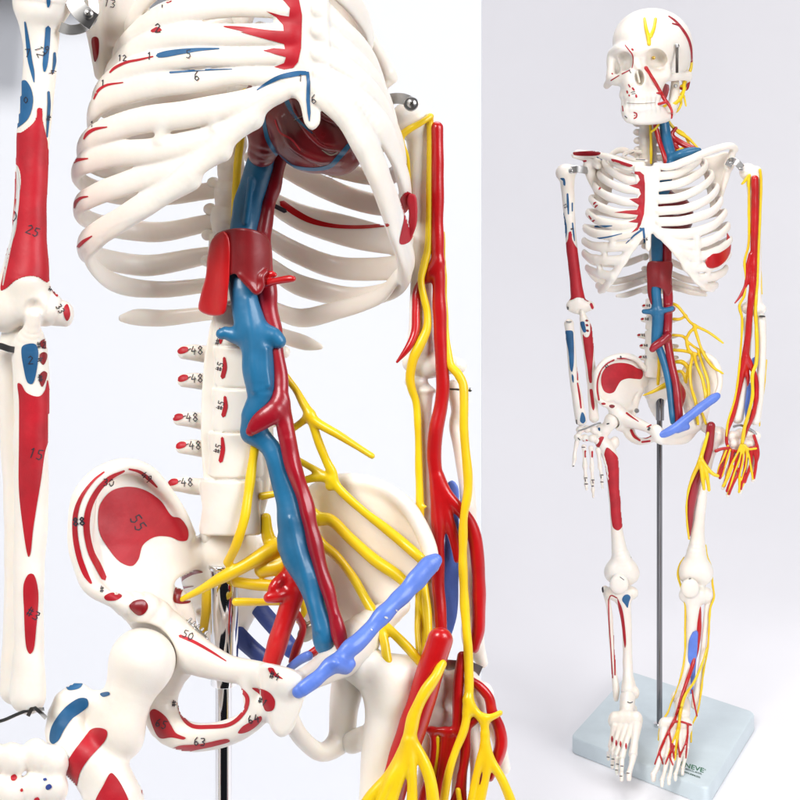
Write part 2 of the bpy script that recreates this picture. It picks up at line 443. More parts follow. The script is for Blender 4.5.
def lathe(prof, c, axis='Z', n=48, bm=None):
    """prof: (radius, along) list, revolved about the world axis through c"""
    bm = bm or bmesh.new(); rings = []
    for r, h in prof:
        ring = []
        for i in range(n):
            a = 2 * math.pi * i / n; p = {'Z': (r * math.cos(a), r * math.sin(a), h), 'Y': (r * math.cos(a), h, r * math.sin(a)), 'X': (h, r * math.cos(a), r * math.sin(a))}[axis]
            ring.append(bm.verts.new((c[0] + p[0], c[1] + p[1], c[2] + p[2])))
        rings.append(ring)
    for a, b in zip(rings, rings[1:]):
        for i in range(n): bm.faces.new((a[i], a[(i + 1) % n], b[(i + 1) % n], b[i]))
    bm.faces.new(rings[0][::-1]); bm.faces.new(rings[-1]); return bm
def box(c, h, R=None, bm=None, bev=0):
    bm = bm or bmesh.new(); vs = []
    for i in range(8):
        v = Vector(((1 if i & 1 else -1) * h[0], (1 if i & 2 else -1) * h[1], (1 if i & 4 else -1) * h[2]))
        if R is not None: v = R @ v
        vs.append(bm.verts.new(v + Vector(c)))
    fs = [bm.faces.new([vs[i] for i in q]) for q in ((0,2,3,1),(4,5,7,6),(0,1,5,4),(2,6,7,3),(0,4,6,2),(1,3,7,5))]
    if bev: bmesh.ops.bevel(bm, geom=list({e for f in fs for e in f.edges}), offset=bev, segments=2, affect='EDGES', profile=.5)
    return bm
# =================================================================== NEAR SKELETON (close to the camera, cut by the frame)
NS = Space(.56)
near = thing('anatomical_skeleton', 'large close-up skeleton model at left, cut off by the frame above and below', 'skeleton model', NS.p(230, 560, 30), None)
RC = (248, -8)                                    # upright axis of the rib cage (x, z)
def rib(pts, i, k=2.5, s=1.8):
    if 19 < i < 28: pts = [(a, b, c, r * (1.1 if -92 <= c < 22 else 1)) for a, b, c, r in pts]
    if i not in (9, 10, 29): pts = [(a, b, c, r * (1.07 if c < -92 else 1.2 if c < 22 else 1.06)) for a, b, c, r in pts]
    return C(pts, 'rib|%d' % i, k, axis=RC, s=s)
P = []
# sternum with xiphoid
P += [PL([(280,-70),(277,-30),(274,10),(275,62),(289,92),(299,102),(305,124),(312,130),(319,124),(321,100),(328,88),(330,60),(328,10),(330,-30),(326,-70)], lambda x, y: -112 + .0028*(x-304)**2 - .05*(y-60)*0, 4.5, 'sternum', 4, 3.5)]
R_ = [ # viewer's left side, front to back
 [(290,-26,-110,9),(225,-32,-98,9),(160,-14,-62,9),(132,20,-15,8),(132,32,35,8),(165,10,85,8),(222,-12,75,8)],
 [(290,9,-111,10),(230,7,-102,10),(180,12,-82,11),(145,28,-50,11),(120,52,-5,10),(122,62,40,9),(155,42,85,9),(225,22,75,8)],
 [(290,34,-112,11),(230,36,-104,11.5),(180,36,-86,11.5),(140,48,-52,11),(112,72,-5,10),(112,86,40,9),(150,72,86,9),(226,55,75,8)],
 [(290,56,-112,9.5),(230,57,-106,9.5),(185,58,-92,9.5),(135,67,-60,10.5),(103,90,-15,10.5),(99,106,25,9),(125,112,65,9),(165,104,88,9),(227,86,75,8)],
 [(290,76,-112,9),(240,76,-107,9),(195,81,-93,11),(150,84,-72,12.5),(110,96,-38,12),(94,112,-5,10),(95,130,30,9),(118,138,66,9),(165,134,88,9),(227,116,75,8)],
 [(275,93,-110,10),(240,103,-104,12),(190,114,-92,12),(150,119,-74,11.5),(108,130,-42,11),(86,142,-8,10),(84,158,30,9),(108,170,66,9),(160,170,88,9.5),(223,150,75,8)],
 [(252,118,-104,12),(205,140,-93,13),(160,150,-78,11),(118,154,-52,11),(84,164,-14,10),(77,176,22,9),(98,190,60,9),(145,197,86,9.5),(216,190,75,8)],
 [(220,150,-98,12),(175,168,-84,11),(130,182,-60,10.5),(94,195,-28,10),(79,206,5,9),(84,217,35,9),(110,227,68,9.5),(155,232,88,10),(215,222,75,8)],
 [(190,178,-90,11),(150,200,-74,11),(118,220,-48,10),(88,238,-12,10),(84,250,20,9.5),(103,259,58,10),(150,265,86,10.5),(215,254,75,8)],
 [(100,238,-32,8),(88,252,-2,9),(97,270,32,9.5),(118,284,62,9.5),(155,290,82,9),(213,284,75,7)],
 [(122,318,62,4),(135,317,68,8),(165,318,78,8.5),(213,313,76,7)]]
L_ = [
 [(320,-26,-110,9),(350,0,-85,9),(366,25,-50,8),(366,45,0,8),(340,50,70,8),(300,25,95,8),(262,5,82,7)],
 [(320,8,-111,10),(343,30,-94,10),(364,54,-66,9),(378,80,-28,8),(380,98,15,8),(362,106,62,8),(315,88,98,9),(262,62,85,7)],
 [(320,30,-112,10),(345,50,-96,10),(370,78,-70,10),(388,112,-30,9),(391,136,12,8),(372,145,62,8),(320,126,100,9),(262,95,85,7)],
 [(320,52,-112,10),(348,70,-99,10),(374,98,-74,10),(393,132,-38,9),(400,165,8,8),(382,178,60,8),(330,166,100,9),(262,130,85,7)],
 [(322,74,-112,10),(352,92,-98,11),(380,125,-74,11),(398,162,-38,9),(405,198,6,9),(388,206,60,10),(340,194,100,11),(265,160,85,8)],
 [(322,96,-112,11),(346,116,-102,13),(368,150,-86,13),(385,188,-62,11),(400,222,-28,9),(407,240,6,9),(388,240,60,13),(340,229,100,15),(295,215,100,12),(262,195,85,8)],
 [(372,160,-84,9),(390,200,-55,8.5),(404,236,-20,8),(408,262,10,9),(390,268,58,11),(340,268,98,11),(295,252,100,10),(262,232,85,8)],
 [(380,182,-72,8),(396,230,-35,8),(406,268,5,8),(396,288,48,9),(352,297,88,10),(300,285,98,10),(262,262,85,8)],
 [(398,276,20,6),(380,296,48,8),(340,309,78,9),(300,318,92,9),(265,306,85,7)],
 [(321,347,60,3.5),(305,343,72,7.5),(280,335,82,8),(262,328,82,7)]]
for i, r in enumerate(R_): P.append(rib(r, i))
for i, r in enumerate(L_): P.append(rib(r, 20 + i))
P += [C([(296,86,-112,9),(272,98,-110,9),(242,122,-104,11.5),(210,152,-97,13),(178,180,-88,12),(142,209,-68,11),(106,234,-36,9),(90,248,-6,7)], 'costal_cartilage', 4, axis=RC, s=1.6),
      C([(318,86,-113,10),(345,109,-104,14),(366,145,-90,15),(381,184,-74,13.5),(392,226,-50,10),(401,258,-18,8),(403,278,14,8)], 'costal_cartilage|2', 4, axis=RC, s=1.6),
      C([(165,124,-82,6),(160,140,-80,6)], 'costal_cartilage', 5), C([(215,112,-98,5),(215,128,-98,5)], 'costal_cartilage', 5)]
rm = {'sternum': [PA('r', [(276,-40),(297,-40),(298,-5),(302,15),(301,48),(298,62),(293,68),(284,69.5),(274,67),(284,63),(286,57),(276,54.5),(264,50.5),(274,48),(285,49),(284,44),(262,38),(240,32),(284,33),(283,25),(276,17),(266,11),(280,15),(289,16.5),(290,8),(284,1),(276,-8)], sm=False)],
      'rib|2': [ST('r', [(288,37,6),(276,35.5,5),(262,33,3.8),(245,29.5,2.6),(232,27.5,1.5),(224,26.5,.6)])] + TX('2', 155, 28, 9, .6) + [ST('r', [(152,31,1.5),(158,29.5,2.6),(161,30,1)])],
      'rib|1': TX('1', 160, 4, 7, .6) + [ST('r', [(167,2,1.4),(171,1,1)])],
      'rib|3': [ST('u', [(158,55.5,2.2),(164,54.4,3),(178,52,2.8),(198,49.6,1.7),(219,48.6,.7)]), ST('r', [(110,72.5,.8),(114,68.5,1.3),(126,62.5,1.3),(140,59.5,1.1),(153,56.5,.7)])] + TX('5', 186, 54, 8, .5) + TX('12', 118, 58, 6, .5) + TX('1', 147, 56, 7, .6),
      'rib|4': [ST('u', [(170,72.5,1.1),(198,70.5,.9),(232,69,.5)]), ST('r', [(94,99,.8),(98,91,1.3),(106,85.5,1.2),(123,82.5,.6)]), ST('r', [(264,50.5,.5),(284,53,3)])] + TX('6', 194, 76, 9, .6) + TX('1', 101, 83, 6, .5),
      'rib|5': [ST('r', [(84,139,.8),(87,134,1.6),(94,129.5,1.6),(107,127,.6)]), ST('u', [(257,90,.6),(266,84,1.6),(280,77,2.2),(298,73,2.2),(306,73,2)])] + TX('1', 90, 124, 6, .5),
      'rib|6': [ST('r', [(72,163.5,1.6),(76,160.5,1.8),(88,158.5,.6)])],
      'rib|7': [ST('r', [(74.5,208,.6),(76,202,1.6),(81,198,1.3),(88,196.5,.6)])],
      'rib|8': [ST('r', [(78,247,1.6),(83,242,1.8),(92,236,.5)])],
      'costal_cartilage': [ST('u', [(257,90,.6),(266,84,1.6),(280,77,2.2),(298,73,2.2),(306,73,2)])],
      'rib|25': [ST('a', [(282,203,3),(296,213,3.2),(312,221,2.8),(335,226,2),(362,227,1.8),(388,225,1.6)]), ST('k', [(275,206,2.2),(285,211,2.2)])],
      'rib|23': [PA('r', [(409,194),(414,196),(417,203),(416,226),(409,242),(400,244),(404,215),(400,200)], True)],
      'rib|24': [PA('r', [(407,192),(414,196),(417,203),(416,226),(409,242),(400,244),(404,215),(400,200)], True)]}
rm['sternum'] += [ST('u', [(270,82,1.6),(280,77,2.2),(300,73.4,2.2),(307.5,73,2),(308.5,82,1.8),(308,100,1.8),(309,113,1.6),(309.3,121,.5)], sm=False)] + TX('1', 298, 78, 7, .5) + TX('6', 311, 99, 9, .5)
build(NS, P, 1.35, near, marks=rm)

# painted red patch standing off the side ribs (serratus)
build(NS, [PL([(409,194),(415,195),(417,203),(416,226),(410,241),(407,243),(409,215),(407,200)], lambda x, y: -12 + 0*x, 9, 'muscle_patch', 1, 1.5)], 1, near, mm={'muscle_patch': 'r'})

# ---- spine
P = []; vm = {}
tv = [(243,-40),(243,-14),(243,12),(242,38),(241,64),(239,90),(237,116),(234,142),(231,168),(228,194),(225,220),(223,246),(224,272),(226,300)]
for i in range(len(tv) - 1):
    (x0, y0), (x1, y1) = tv[i], tv[i + 1]; cx, cy = (x0 + x1) / 2, (y0 + y1) / 2; w = 14 + i * .35; z = 62 - max(0, i - 9) * 3; lab = 'vertebra|t%d' % i
    P += [C([(x0, y0 + 3.5, z, w - 3), (cx, cy, z, w - 6.2), (x1, y1 - 3.5, z, w - 3)], lab, 2, step=2), E((cx - 16, cy + 2, z + 14), (7, 6, 9), lab, 4), E((cx + 18, cy + 2, z + 18), (7, 6, 9), lab, 4), C([(cx, cy + 3, z + 14, 6), (cx, cy + 14, z + 32, 3)], lab, 4)]
lv = [(238,303,344,25),(240,346,386,26),(238.5,388,430,26.5),(236,432,476,27.5),(231,480,534,31)]
tp = [(183,350),(183,378),(178,417),(181,445),(173,482)]
for i, (cx, ya, yb, w) in enumerate(lv):
    lab = 'vertebra|l%d' % i; z = 30 - i * 2; q = 5.5; rr = w
    P += [C([(cx, ya + q, z, rr - q * .4), (cx + .5, (ya + yb) / 2, z, rr - 3.4), (cx, yb - q, z, rr - q * .4)], lab, 1.5, step=3, sm=True)] if False else \
         [PL([(cx - w, ya + 1), (cx - w + 2.6, (ya + yb) / 2), (cx - w, yb - 1), (cx - w * .4, yb + 1.6), (cx + w * .4, yb + 1.6), (cx + w, yb - 1), (cx + w - 2.6, (ya + yb) / 2), (cx + w, ya + 1), (cx + w * .4, ya + 1.2), (cx - w * .4, ya + 1.2)], lambda x, y, z=z: z + 0 * x, (lambda x, y, cx=cx, w=w: 3 + .72 * np.sqrt(np.maximum(w * w - (x - cx) ** 2, 0))), lab, 1.2, 2.2)]
    P += [C([(cx - 8, (ya + yb) / 2 + 10, z + 22, 10), (cx, (ya + yb) / 2 + 12, z + 34, 12)], lab, 5), C([(cx, (ya + yb) / 2 + 12, z + 34, 6), (cx - 4, yb, z + 62, 5)], lab, 5), E((cx - 24, yb + 1, z + 26), (7, 10, 8), lab, 4)]
    a, b = tp[i]
    P += [C([(cx - 12, b + 5, z + 18, 9), (a + 22, b + 4, z + 14, 8.5), (a + 11, b + 2.5, z + 9, 8), (a + 1, b + 2.5, z + 7, 6.6)], lab, 4), C([(cx + 12, b + 5, z + 22, 8), (cx + 34, b + 4, z + 26, 7), (cx + 46, b + 2, z + 26, 6)], lab, 4)]
    vm[lab] = [PA('r', [(a - 5.5, b + 1), (a - 1, b - 3), (a + 4.5, b - 2.6), (a + 5.5, b + .5), (a + 1, b + 3.2), (a - 4, b + 3.6)])] + ([ST('k', [(a + 5, b), (a + 7.5, b - 1.2)], .45)]) + TX('48', a + 8, b + .6, 8, .5, -2)
    if 1 <= i <= 3:
        sx, sy0, sy1 = [(0,0,0), (224.3,358,377), (225,397,415.5), (222.3,438,461)][i]
        vm[lab] += [ST('r', [(sx, sy0, 1.4), (sx + .6, (sy0 + sy1) / 2, 2.2), (sx - 1.6, sy1, 2.2)])] + TX('#5', sx - 6, (sy0 + sy1) / 2 + 3, 6, .45, -70)
vm['vertebra|l0'] += [ST('r', [(220,329,1.3),(221,338,2),(220.5,343,1.2)])] + TX('#', 216, 341, 6, .45, 20)
P += [PL([(219,306),(216,526),(258,526),(257,306)], lambda x, y: 28 - (y-306)*.035, lambda x, y: 3 + .60*np.sqrt(np.maximum(21.5**2 - (x-237.5)**2, 0)), 'spinal_discs', .8, 2)]
build(NS, P, 1.35, near, marks=vm)

# ---- pelvis (two hip bones, sacrum)
P = [C([(228,546,56,30),(224,585,92,28),(222,625,108,21),(224,655,110,13),(228,680,104,7)], 'sacrum', 8, flat=(0,0,1), s=1.5),
     C([(196,556,62,19),(203,590,92,18),(214,625,106,12)], 'sacrum', 6), C([(260,556,68,20),(250,590,94,17),(238,625,106,12)], 'sacrum', 6),
     E((200,612,84), (5,4,12), 'sacrum', 3, sub=True),
     # right hip bone (viewer's left)
     PL([(76,512),(82,492),(97,476),(122,467),(146,471),(163,488),(178,508),(190,530),(203,545),(203,562),(190,572),(176,580),(174,600),(180,622),(160,640),(135,622),(121,606),(104,600),(88,586),(78,560),(74,535)],
        lambda x, y: -45 + .60*(x-75) + .0028*(x-118)**2 - .12*(y-560), lambda x, y: 4.2 + np.clip((y-545)*.10, 0, 7), 'hip_bone|r', 8, 3.5),
     C([(190,534,34,6),(178,508,20,6),(163,488,6,7),(146,471,-12,8),(122,467,-30,8.5),(99,478,-44,10.5),(86,494,-48,12.5),(82,515,-47,13.5),(81,538,-44,13),(84,562,-41,11.5),(90,584,-44,8),(108,597,-48,7),(126,606,-42,8)], 'hip_bone|r', 13),
     C([(126,604,-34,12),(144,612,-22,20),(160,632,-8,26),(172,656,0,26)], 'hip_bone|r', 9),
     C([(170,640,-8,24),(196,656,-22,20),(228,669,-40,14),(258,674,-58,13),(282,682,-72,15)], 'hip_bone|r', 8),
     PL([(262,664),(282,668),(300,676),(305,690),(300,712),(290,732),(281,737),(271,728),(268,712),(262,700)], lambda x, y: -74 + 0*x + (y-680)*.25, 8.5, 'hip_bone|r', 6, 5),
     C([(168,668,8,22),(159,698,16,19),(165,723,10,18),(186,736,-6,15.5),(214,736,-24,14),(242,727,-42,12.5),(262,711,-58,11)], 'hip_bone|r', 7), C([(251,684,-54,10),(254,702,-54,10)], 'hip_bone|r', 7),
     C([(178,600,30,12),(186,626,36,11),(178,660,22,14)], 'hip_bone|r', 8),
     # left hip bone
     PL([(292,520),(305,498),(326,486),(352,481),(380,487),(404,503),(419,524),(429,548),(433,566),(420,588),(396,606),(372,628),(352,650),(332,660),(312,640),(300,600),(288,560)],
        lambda x, y: 62 - .42*(x-300) + .0022*(x-350)**2 + .08*(y-560), 5, 'hip_bone|l', 8, 3.5),
     C([(292,520,66,7),(305,498,62,7),(326,485,50,7.5),(352,481,38,8),(380,487,26,8),(404,503,14,8),(419,524,6,8),(429,548,0,8),(432,566,-4,8)], 'hip_bone|l', 6),
     C([(400,606,14,10),(372,626,10,18),(350,648,0,26)], 'hip_bone|l', 9),
     C([(350,652,-4,22),(326,668,-30,16),(308,678,-52,13),(290,686,-70,12)], 'hip_bone|l', 8),
     C([(352,668,12,18),(344,706,26,15),(340,740,28,13),(322,752,10,10),(300,736,-20,9),(288,712,-50,9)], 'hip_bone|l', 7),
     # hip joint pocket
     E((140,658,-30), (36,35,34), 'hip_bone|r', 4, sub=True)]
pm = {'hip_bone|r': [
    PA('r', [(98,520),(100,505),(110,492),(124,487),(142,489),(160,500),(172,516),(180,518),(188,530),(187,540),(180,541),(170,537),(155,537),(143,545),(138,560),(132,566),(120,562),(108,548),(100,534)]),
    ST('r', [(124,471,1),(110,478,2.2),(98,490,2.6),(89,508,3),(86.5,528,3.2),(91,552,3.2),(98,566,3.4),(104,578,2.8)]),
    ST('r', [(104,472,.8),(94,480,1.2),(82,496,1.8),(76,512,2.4),(75,532,2.6),(79,556,2.8),(86,575,2.6),(91,583,1.2)]),
    ST('r', [(129,469,.8),(140,472,1.5),(149,479,1.8),(157,487,.8)]),
    PA('r', [(104,597),(110,593),(120,594),(122,596),(117,600),(106,600)]),
    PA('d', [(129,606),(134,601),(144,600),(148,606),(145,613),(139,615.5),(132,611)]),
    PA('d', [(174,602),(175,588),(182,576),(196,570),(203,572),(192,575),(182,582),(183,586),(194,586),(183,590),(181,600),(191,601),(189,603)]),
    ST('r', [(180,636,1.6),(194,642,1.6),(210,651,1.3),(226,661,.6)]),
    ST('r', [(227,686,1),(238,688,1.8),(247,697,2),(246,708,2),(238,719,2),(228,725,2),(210,727,2),(192,726,2),(183,718,1.8),(178,703,1.5)]),
    PA('r', [(150,712),(154,709),(165,716),(171,725),(176,733),(186,738),(184,739.5),(172,737.5),(160,738),(153,727)]),
    PA('r', [(171,750),(178,746),(200,744),(228,739),(230,741),(215,746),(196,750),(180,753)]),
    PA('r', [(252,688),(262,689),(270,693),(275,701),(273,710),(266,711),(263,705),(262,697)]),
    PA('r', [(238,733),(242,727),(252,721),(261,716),(262,719),(254,728),(244,733)]),
    PA('r', [(268,668),(273,668),(276,673),(283,679),(276,677),(270,673)])]
    + TX('55', 134, 516, 11, .7, 60) + TX('30', 103, 482, 7.5, .55, 5) + TX('49', 142, 474, 7.5, .55, 35) + TX('88', 73, 522, 8, .9, -5) + TX('50', 183, 633, 7.5, .5, 25) + TX('65', 156, 722, 8, .6, 20) + TX('63', 194, 741, 8, .6, 5) + TX('64', 248, 720, 8, .6, -10) + TX('#1', 259, 699, 6, .6, 30) + TX('#1', 172, 703, 6, .6, 10) + TX('#4', 270, 674, 7, .6, 20) + TX('#', 100, 589, 6, .5, 10)}
build(NS, P, 1.4, near, marks=pm)
# rough moulded grooves by the sciatic notch
build(NS, [C([(187,622,4,2.6),(196,630,0,2.6),(206,639,-3,2.6)], 'moulding_flash', 1)] + [C([(186 + i*4, 624 + i*3.2, -1, 1.5), (191 + i*4, 619 + i*3.2, 2, 1.5)], 'moulding_flash', 1) for i in range(5)], .8, near, mm={'moulding_flash': 'm'})

# ---- thigh bones
P = [E((142,661,-34), (33.5,33,32), 'femur|r', 5), E((105,702,-22), (12,9,11), 'femur|r', 7), C([(140,668,-34,26),(126,700,-32,25),(117,735,-30,27)], 'femur|r', 10),
     C([(78,700,-22,16),(66,718,-24,19),(70,745,-28,23),(97,770,-32,27),(114,800,-36,30),(114,850,-38,29),(118,950,-40,27),(122,1150,-42,26),(126,1350,-42,30)], 'femur|r', 10),
     C([(96,706,-24,14),(118,728,-30,24)], 'femur|r', 9), C([(78,694,-22,10),(66,702,-28,11)], 'femur|r', 7),
     C([(352,660,0,20),(378,676,2,24),(390,700,2,22)], 'femur|l', 8), E((408,672,8), (22,17,18), 'femur|l', 8),
     C([(392,680,4,24),(388,720,4,23),(383,760,2,22),(380,820,0,22),(374,950,0,21),(366,1150,0,21),(362,1350,0,26)], 'femur|l', 10),
     C([(372,735,18,12),(352,742,22,12)], 'femur|l', 8)]
fm = {'femur|r': [PA('u', [(50,741),(51,729),(58,716),(68,705),(80,698),(87,699),(88,706),(80,713),(72,719),(64,730),(58,741),(53,744)]),
    PA('u', [(66,686),(72,681),(80,679),(83,681),(81,687),(74,690),(68,690)]), PA('u', [(100,694),(109,692),(110,694.5),(103,697)]),
    PA('r', [(62,779),(63,770),(72,754),(84,738),(92,729),(101,728),(107,731),(106,739),(98,749),(88,760),(80,773),(75,790),(68,788)]),
    PA('r', [(111,773),(116,777),(124,790),(130,805),(140,850),(140,1000),(100,1000),(88,850),(95,802),(103,786)], dens=4),
    PA('r', [(142,782),(144.5,786),(145,795),(142,794)])]}
build(NS, P, 1.8, near, marks=fm)

# ---- right arm
def Nz(z): return z
P = [E((48,-22,-50), (36,40,34), 'humerus|r', 8), C([(42,0,-50,31),(40,20,-50,22),(41,45,-50,18),(38,90,-50,17),(33,140,-50,16.5),(31,190,-50,16.5),(29,235,-50,18),(27,262,-50,22),(24,280,-50,25)], 'humerus|r', 6, step=3),
     C([(10,302,-48,20),(34,304,-48,22),(56,312,-44,14)], 'humerus|r', 10), E((4,312,-44), (20,21,20), 'humerus|r', 8), E((66,315,-40), (8,12,11), 'humerus|r', 6),
     E((34,312,-70), (9,11,8), 'humerus|r', 5, sub=True),
     C([(34,316,-66,6),(32,330,-60,9),(30,346,-50,17),(31,372,-47,18.5),(32,400,-46,18),(31,440,-46,17.5),(31,480,-46,17.5),(31,520,-46,17),(29,570,-46,16),(29,620,-46,15),(29,660,-46,15.5),(28,690,-46,18),(28,697,-46,18)], 'ulna|r', 4, step=8, flat=(0,0,1), s=1.1),
     C([(14,334,-34,13),(6,360,-30,11),(10,420,-26,11),(14,500,-24,11),(16,600,-26,12),(14,690,-30,15)], 'radius|r', 3, step=8)]
am = {'humerus|r': [
    PA('r', [(38,108),(41.5,108.5),(42.5,120),(47.5,142),(48.5,150),(60,160),(60,270),(47,282),(38,277),(28,276),(16,280),(5,289),(1,290),(3,275),(10,250),(16,230),(19,200),(21,180),(19,168),(16,164),(10,160),(13,134),(20,133),(28,128),(36,119)], True),
    ST('b', [(17,166,.4),(18,180,1.5),(17.5,200,2),(14,225,2),(8,255,1.8),(3,285,.6)]), ST('k', [(15.5,212),(16.5,217),(14,221)], .5),
    PA('u', [(17.5,128),(19,100),(21,82),(25,80),(30,86),(33,98),(31,112),(27,120),(19,127)]),
    ST('u', [(25,22,.8),(27.5,40,1.8),(30,60,2.2),(32.5,72,1.8),(34,82,.5)]), ST('u', [(48,28,2.6),(47,45,2.8),(45,65,2.4),(44.5,71,1.2)]),
    ST('u', [(54.5,53,1.2),(54.5,62,1.6),(53,72,.8)]), ST('u', [(48.5,92,1.3),(49,105,1.6),(48,120,1.4),(47,137,.7)]),
    ST('u', [(48,-5,2),(48.5,4,1.8),(48,7,.8)]), PA('r', [(64,307),(67,304),(69,308),(70,316),(67,321),(64,316)]), PA('r', [(52,290),(55,290),(58,296),(57,297)])]
    + TX('12', 38, 46, 8, .5, 70) + TX('9', 44, 49, 8, .5, 20) + TX('4', 52, 70, 7, .5, 80) + TX('C', 24, 100, 6, .5) + TX('25', 27, 228, 9, .6, 25) + TX('#', 47, 117, 6, .5, 30) + TX('7', 25, 53, 8, .5) + TX('#4', 49, 287, 6, .5, 30) + TX('33', 58, 305, 6, .55, 60),
    'ulna|r': [PA('r', [(18,383),(21,384),(26,392),(34,396),(40,396),(45,390),(47.5,380),(49.5,390),(54,410),(48.5,440),(45,452),(41,480),(36,510),(33,530),(30,555),(28.5,557),(27,553),(22,520),(19,490),(19,440),(19,400)], False),
        PA('u', [(22,347),(27,344),(35,344),(38,350),(35,378),(32,384),(28,383),(24,370)]), PA('r', [(24,583),(29,574),(33,574),(38,590),(36,630),(33,651),(30,654),(27,650),(24,610)]),
        PA('d', [(40,342),(44,339),(48,340),(49,345),(45,349),(41,347)]), PA('d', [(40,354),(44,352),(47,354),(46,361),(43,365),(40,361)]), PA('d', [(40,374),(44,371),(47,373),(45,382),(42,387),(39,380)])]
        + TX('2', 28, 360, 8, .5) + TX('#2', 37, 345, 6, .5) + TX('4', 39, 358, 6, .6, 60) + TX('#', 38, 378, 7, .6) + TX('15', 29, 452, 10, .6, 15) + TX('#3', 28, 610, 9, .6, 35)}
am['humerus|r'] += [ST('r', [(15.5,172,.6),(16,190,1),(14,215,.8),(6,255,.6)])]
build(NS, P, 1.35, near, marks=am)
# right hand, mostly below the frame
P = []
for i, (x, y) in enumerate([(-10,758),(12,760),(36,756),(54,762),(-14,785),(10,792),(34,790),(54,788)]): P.append(E((x, y, -46 - (i % 2) * 3), (15,18,15), 'wrist_bones|r', 6))
for i in range(5):
    x0 = -26 + i * 20; x1 = -40 + i * 26
    P += [C([(x0, 805, -48, 10), ((x0+x1)/2, 850, -52, 7), (x1, 900, -54, 10)], 'hand_bones|r', 3), C([(x1, 902, -54, 9), (x1 - 2, 950, -52, 6), (x1 - 3, 990, -48, 5)], 'hand_bones|r', 3)]
hm = {'wrist_bones|r': [PA('r', [(11,776),(15,774),(17,778),(14,781),(11,780)]), PA('r', [(20,790),(22,788),(23,791),(21,792)]), PA('n', [(46,786),(50,784),(52,787),(48,790),(46,789)]), PA('n', [(43,779),(46,778),(47,780),(44,781)]), PA('r', [(34,799),(38,797),(40,802),(36,804)])]}
build(NS, P, 1.8, near, marks=hm)
# ---- heart and great vessels
P = [E((318,124,-28), (48,50,38), 'heart', 8, rot=(0,0,20)), E((290,104,-20), (36,34,34), 'heart', 8), C([(262,96,-14,17),(262,120,-14,18),(266,138,-12,18),(262,152,-6,15)], 'heart', 6), E((338,142,-22), (28,34,28), 'heart', 8), C([(290,66,0,18),(300,40,20,14),(295,10,30,12)], 'heart', 6),
     C([(284,96,-52,2.5),(300,122,-68,2.5),(322,146,-66,2.5),(345,150,-52,2.5)], 'heart', 4), C([(300,96,-62,2.2),(325,118,-72,2.4),(352,128,-56,2)], 'heart', 4), C([(282,118,-52,3),(292,146,-58,3),(318,160,-56,3),(340,160,-46,3)], 'heart', 5)]
build(NS, P, 1.2, near, mm={'heart': 'h'}, marks={'heart': [ST('v', [(268,102,1.6),(264,114,1.8),(265,128,2),(268,140,2.2),(276,153,2.2),(285,162,2.4),(292,166,1.5)]), ST('v', [(284,95,2.4),(288,104,2.2),(293,114,1.6),(302,124,1.2),(312,133,.8)]),
    ST('v', [(285,163,1),(300,168,1.6),(318,169,1.8),(330,166,2.2),(340,156,2.6),(350,144,2.2),(358,136,1.2)]), ST('s', [(294,120,.4),(305,116,.7),(318,118,.4)]), ST('s', [(322,150,.4),(331,155,.8),(338,152,.4)]), ST('r', [(275,120,.6),(280,132,.9),(292,140,1),(300,150,.7)])]})
P = [C([(264,146,0,12),(260,165,6,13.5),(254,185,16,14),(248,205,20,14.2),(243,240,16,14),(241,270,2,14),(243,292,-6,14),(249,322,-10,15.5),(257,350,-13,15.5),(259.5,380,-14,15.5),(260,400,-15,12.5),(254,418,-13,13),(252.5,430,-10,13)], 'vena_cava', 3, flat=(0,0,1), s=1.2),
     C([(248,330,-10,10),(238,337,-10,8),(226,333,-8,7),(221.5,334,-8,6)], 'vena_cava', 7), C([(262,333,-12,9),(273,336,-15,8),(279,342,-16,7)], 'vena_cava', 6),
     C([(254,432,-10,13),(266,443,-10,10),(273,452,-12,9.5),(279,475,-13,9.5),(287,500,-14,12.4),(292,525,-16,14.5),(294.5,550,-18,15.5),(306,575,-22,13),(315,600,-25,10.5),(321,622,-27,10.3),(324,641,-28,10.2),(324.5,646,-28,9)], 'vena_cava', 5, flat=(0,0,1), s=1.25), C([(283,540,-14,6),(283,547,-12,6)], 'vena_cava', 5),
     C([(247,300,-16,3),(252,350,-22,4),(255,390,-24,3)], 'vena_cava', 4), C([(265,350,-22,2.6),(268,385,-24,2.6)], 'vena_cava', 3), C([(290,520,-25,2.5),(303,570,-30,3),(317,630,-34,3)], 'vena_cava', 4), C([(251,180,-0,3),(246,222,6,3)], 'vena_cava', 3)]
build(NS, P, 1.2, near, mm={'vena_cava': 'v'}, wob=.7)
P = [C([(280,150,8,10),(274.5,180,14,8.5),(268,205,24,8.5),(261,235,20,10),(262,265,6,11),(266,292,0,10.5),(270,320,-2,10),(276,350,-8,8.5),(280,375,-12,8),(281.5,400,-16,8.5),(285,425,-18,8.5),(289.5,450,-20,8.5),(296.5,475,-21,8),(304.5,500,-22,7.5),(310.5,525,-24,7.5),(316,550,-26,7.5),(323.5,575,-29,7.2),(330.5,600,-32,7),(336,620,-33,7.2),(340.5,640,-34,7.8),(341.5,646,-34,7)], 'aorta', 4, flat=(0,0,1), s=1.15),
     C([(281,402,-20,9),(274,411,-24,10.5),(264,419,-25,9.5),(254,428,-24,8),(250.5,431.5,-23,6.5)], 'aorta', 6, flat=(0,0,1), s=1.6), C([(287,440,-24,2),(298,482,-27,2.2),(316,552,-31,2.2),(334,615,-37,2)], 'aorta', 4)]
build(NS, P, 1.2, near, mm={'aorta': 'c'}, wob=.7)
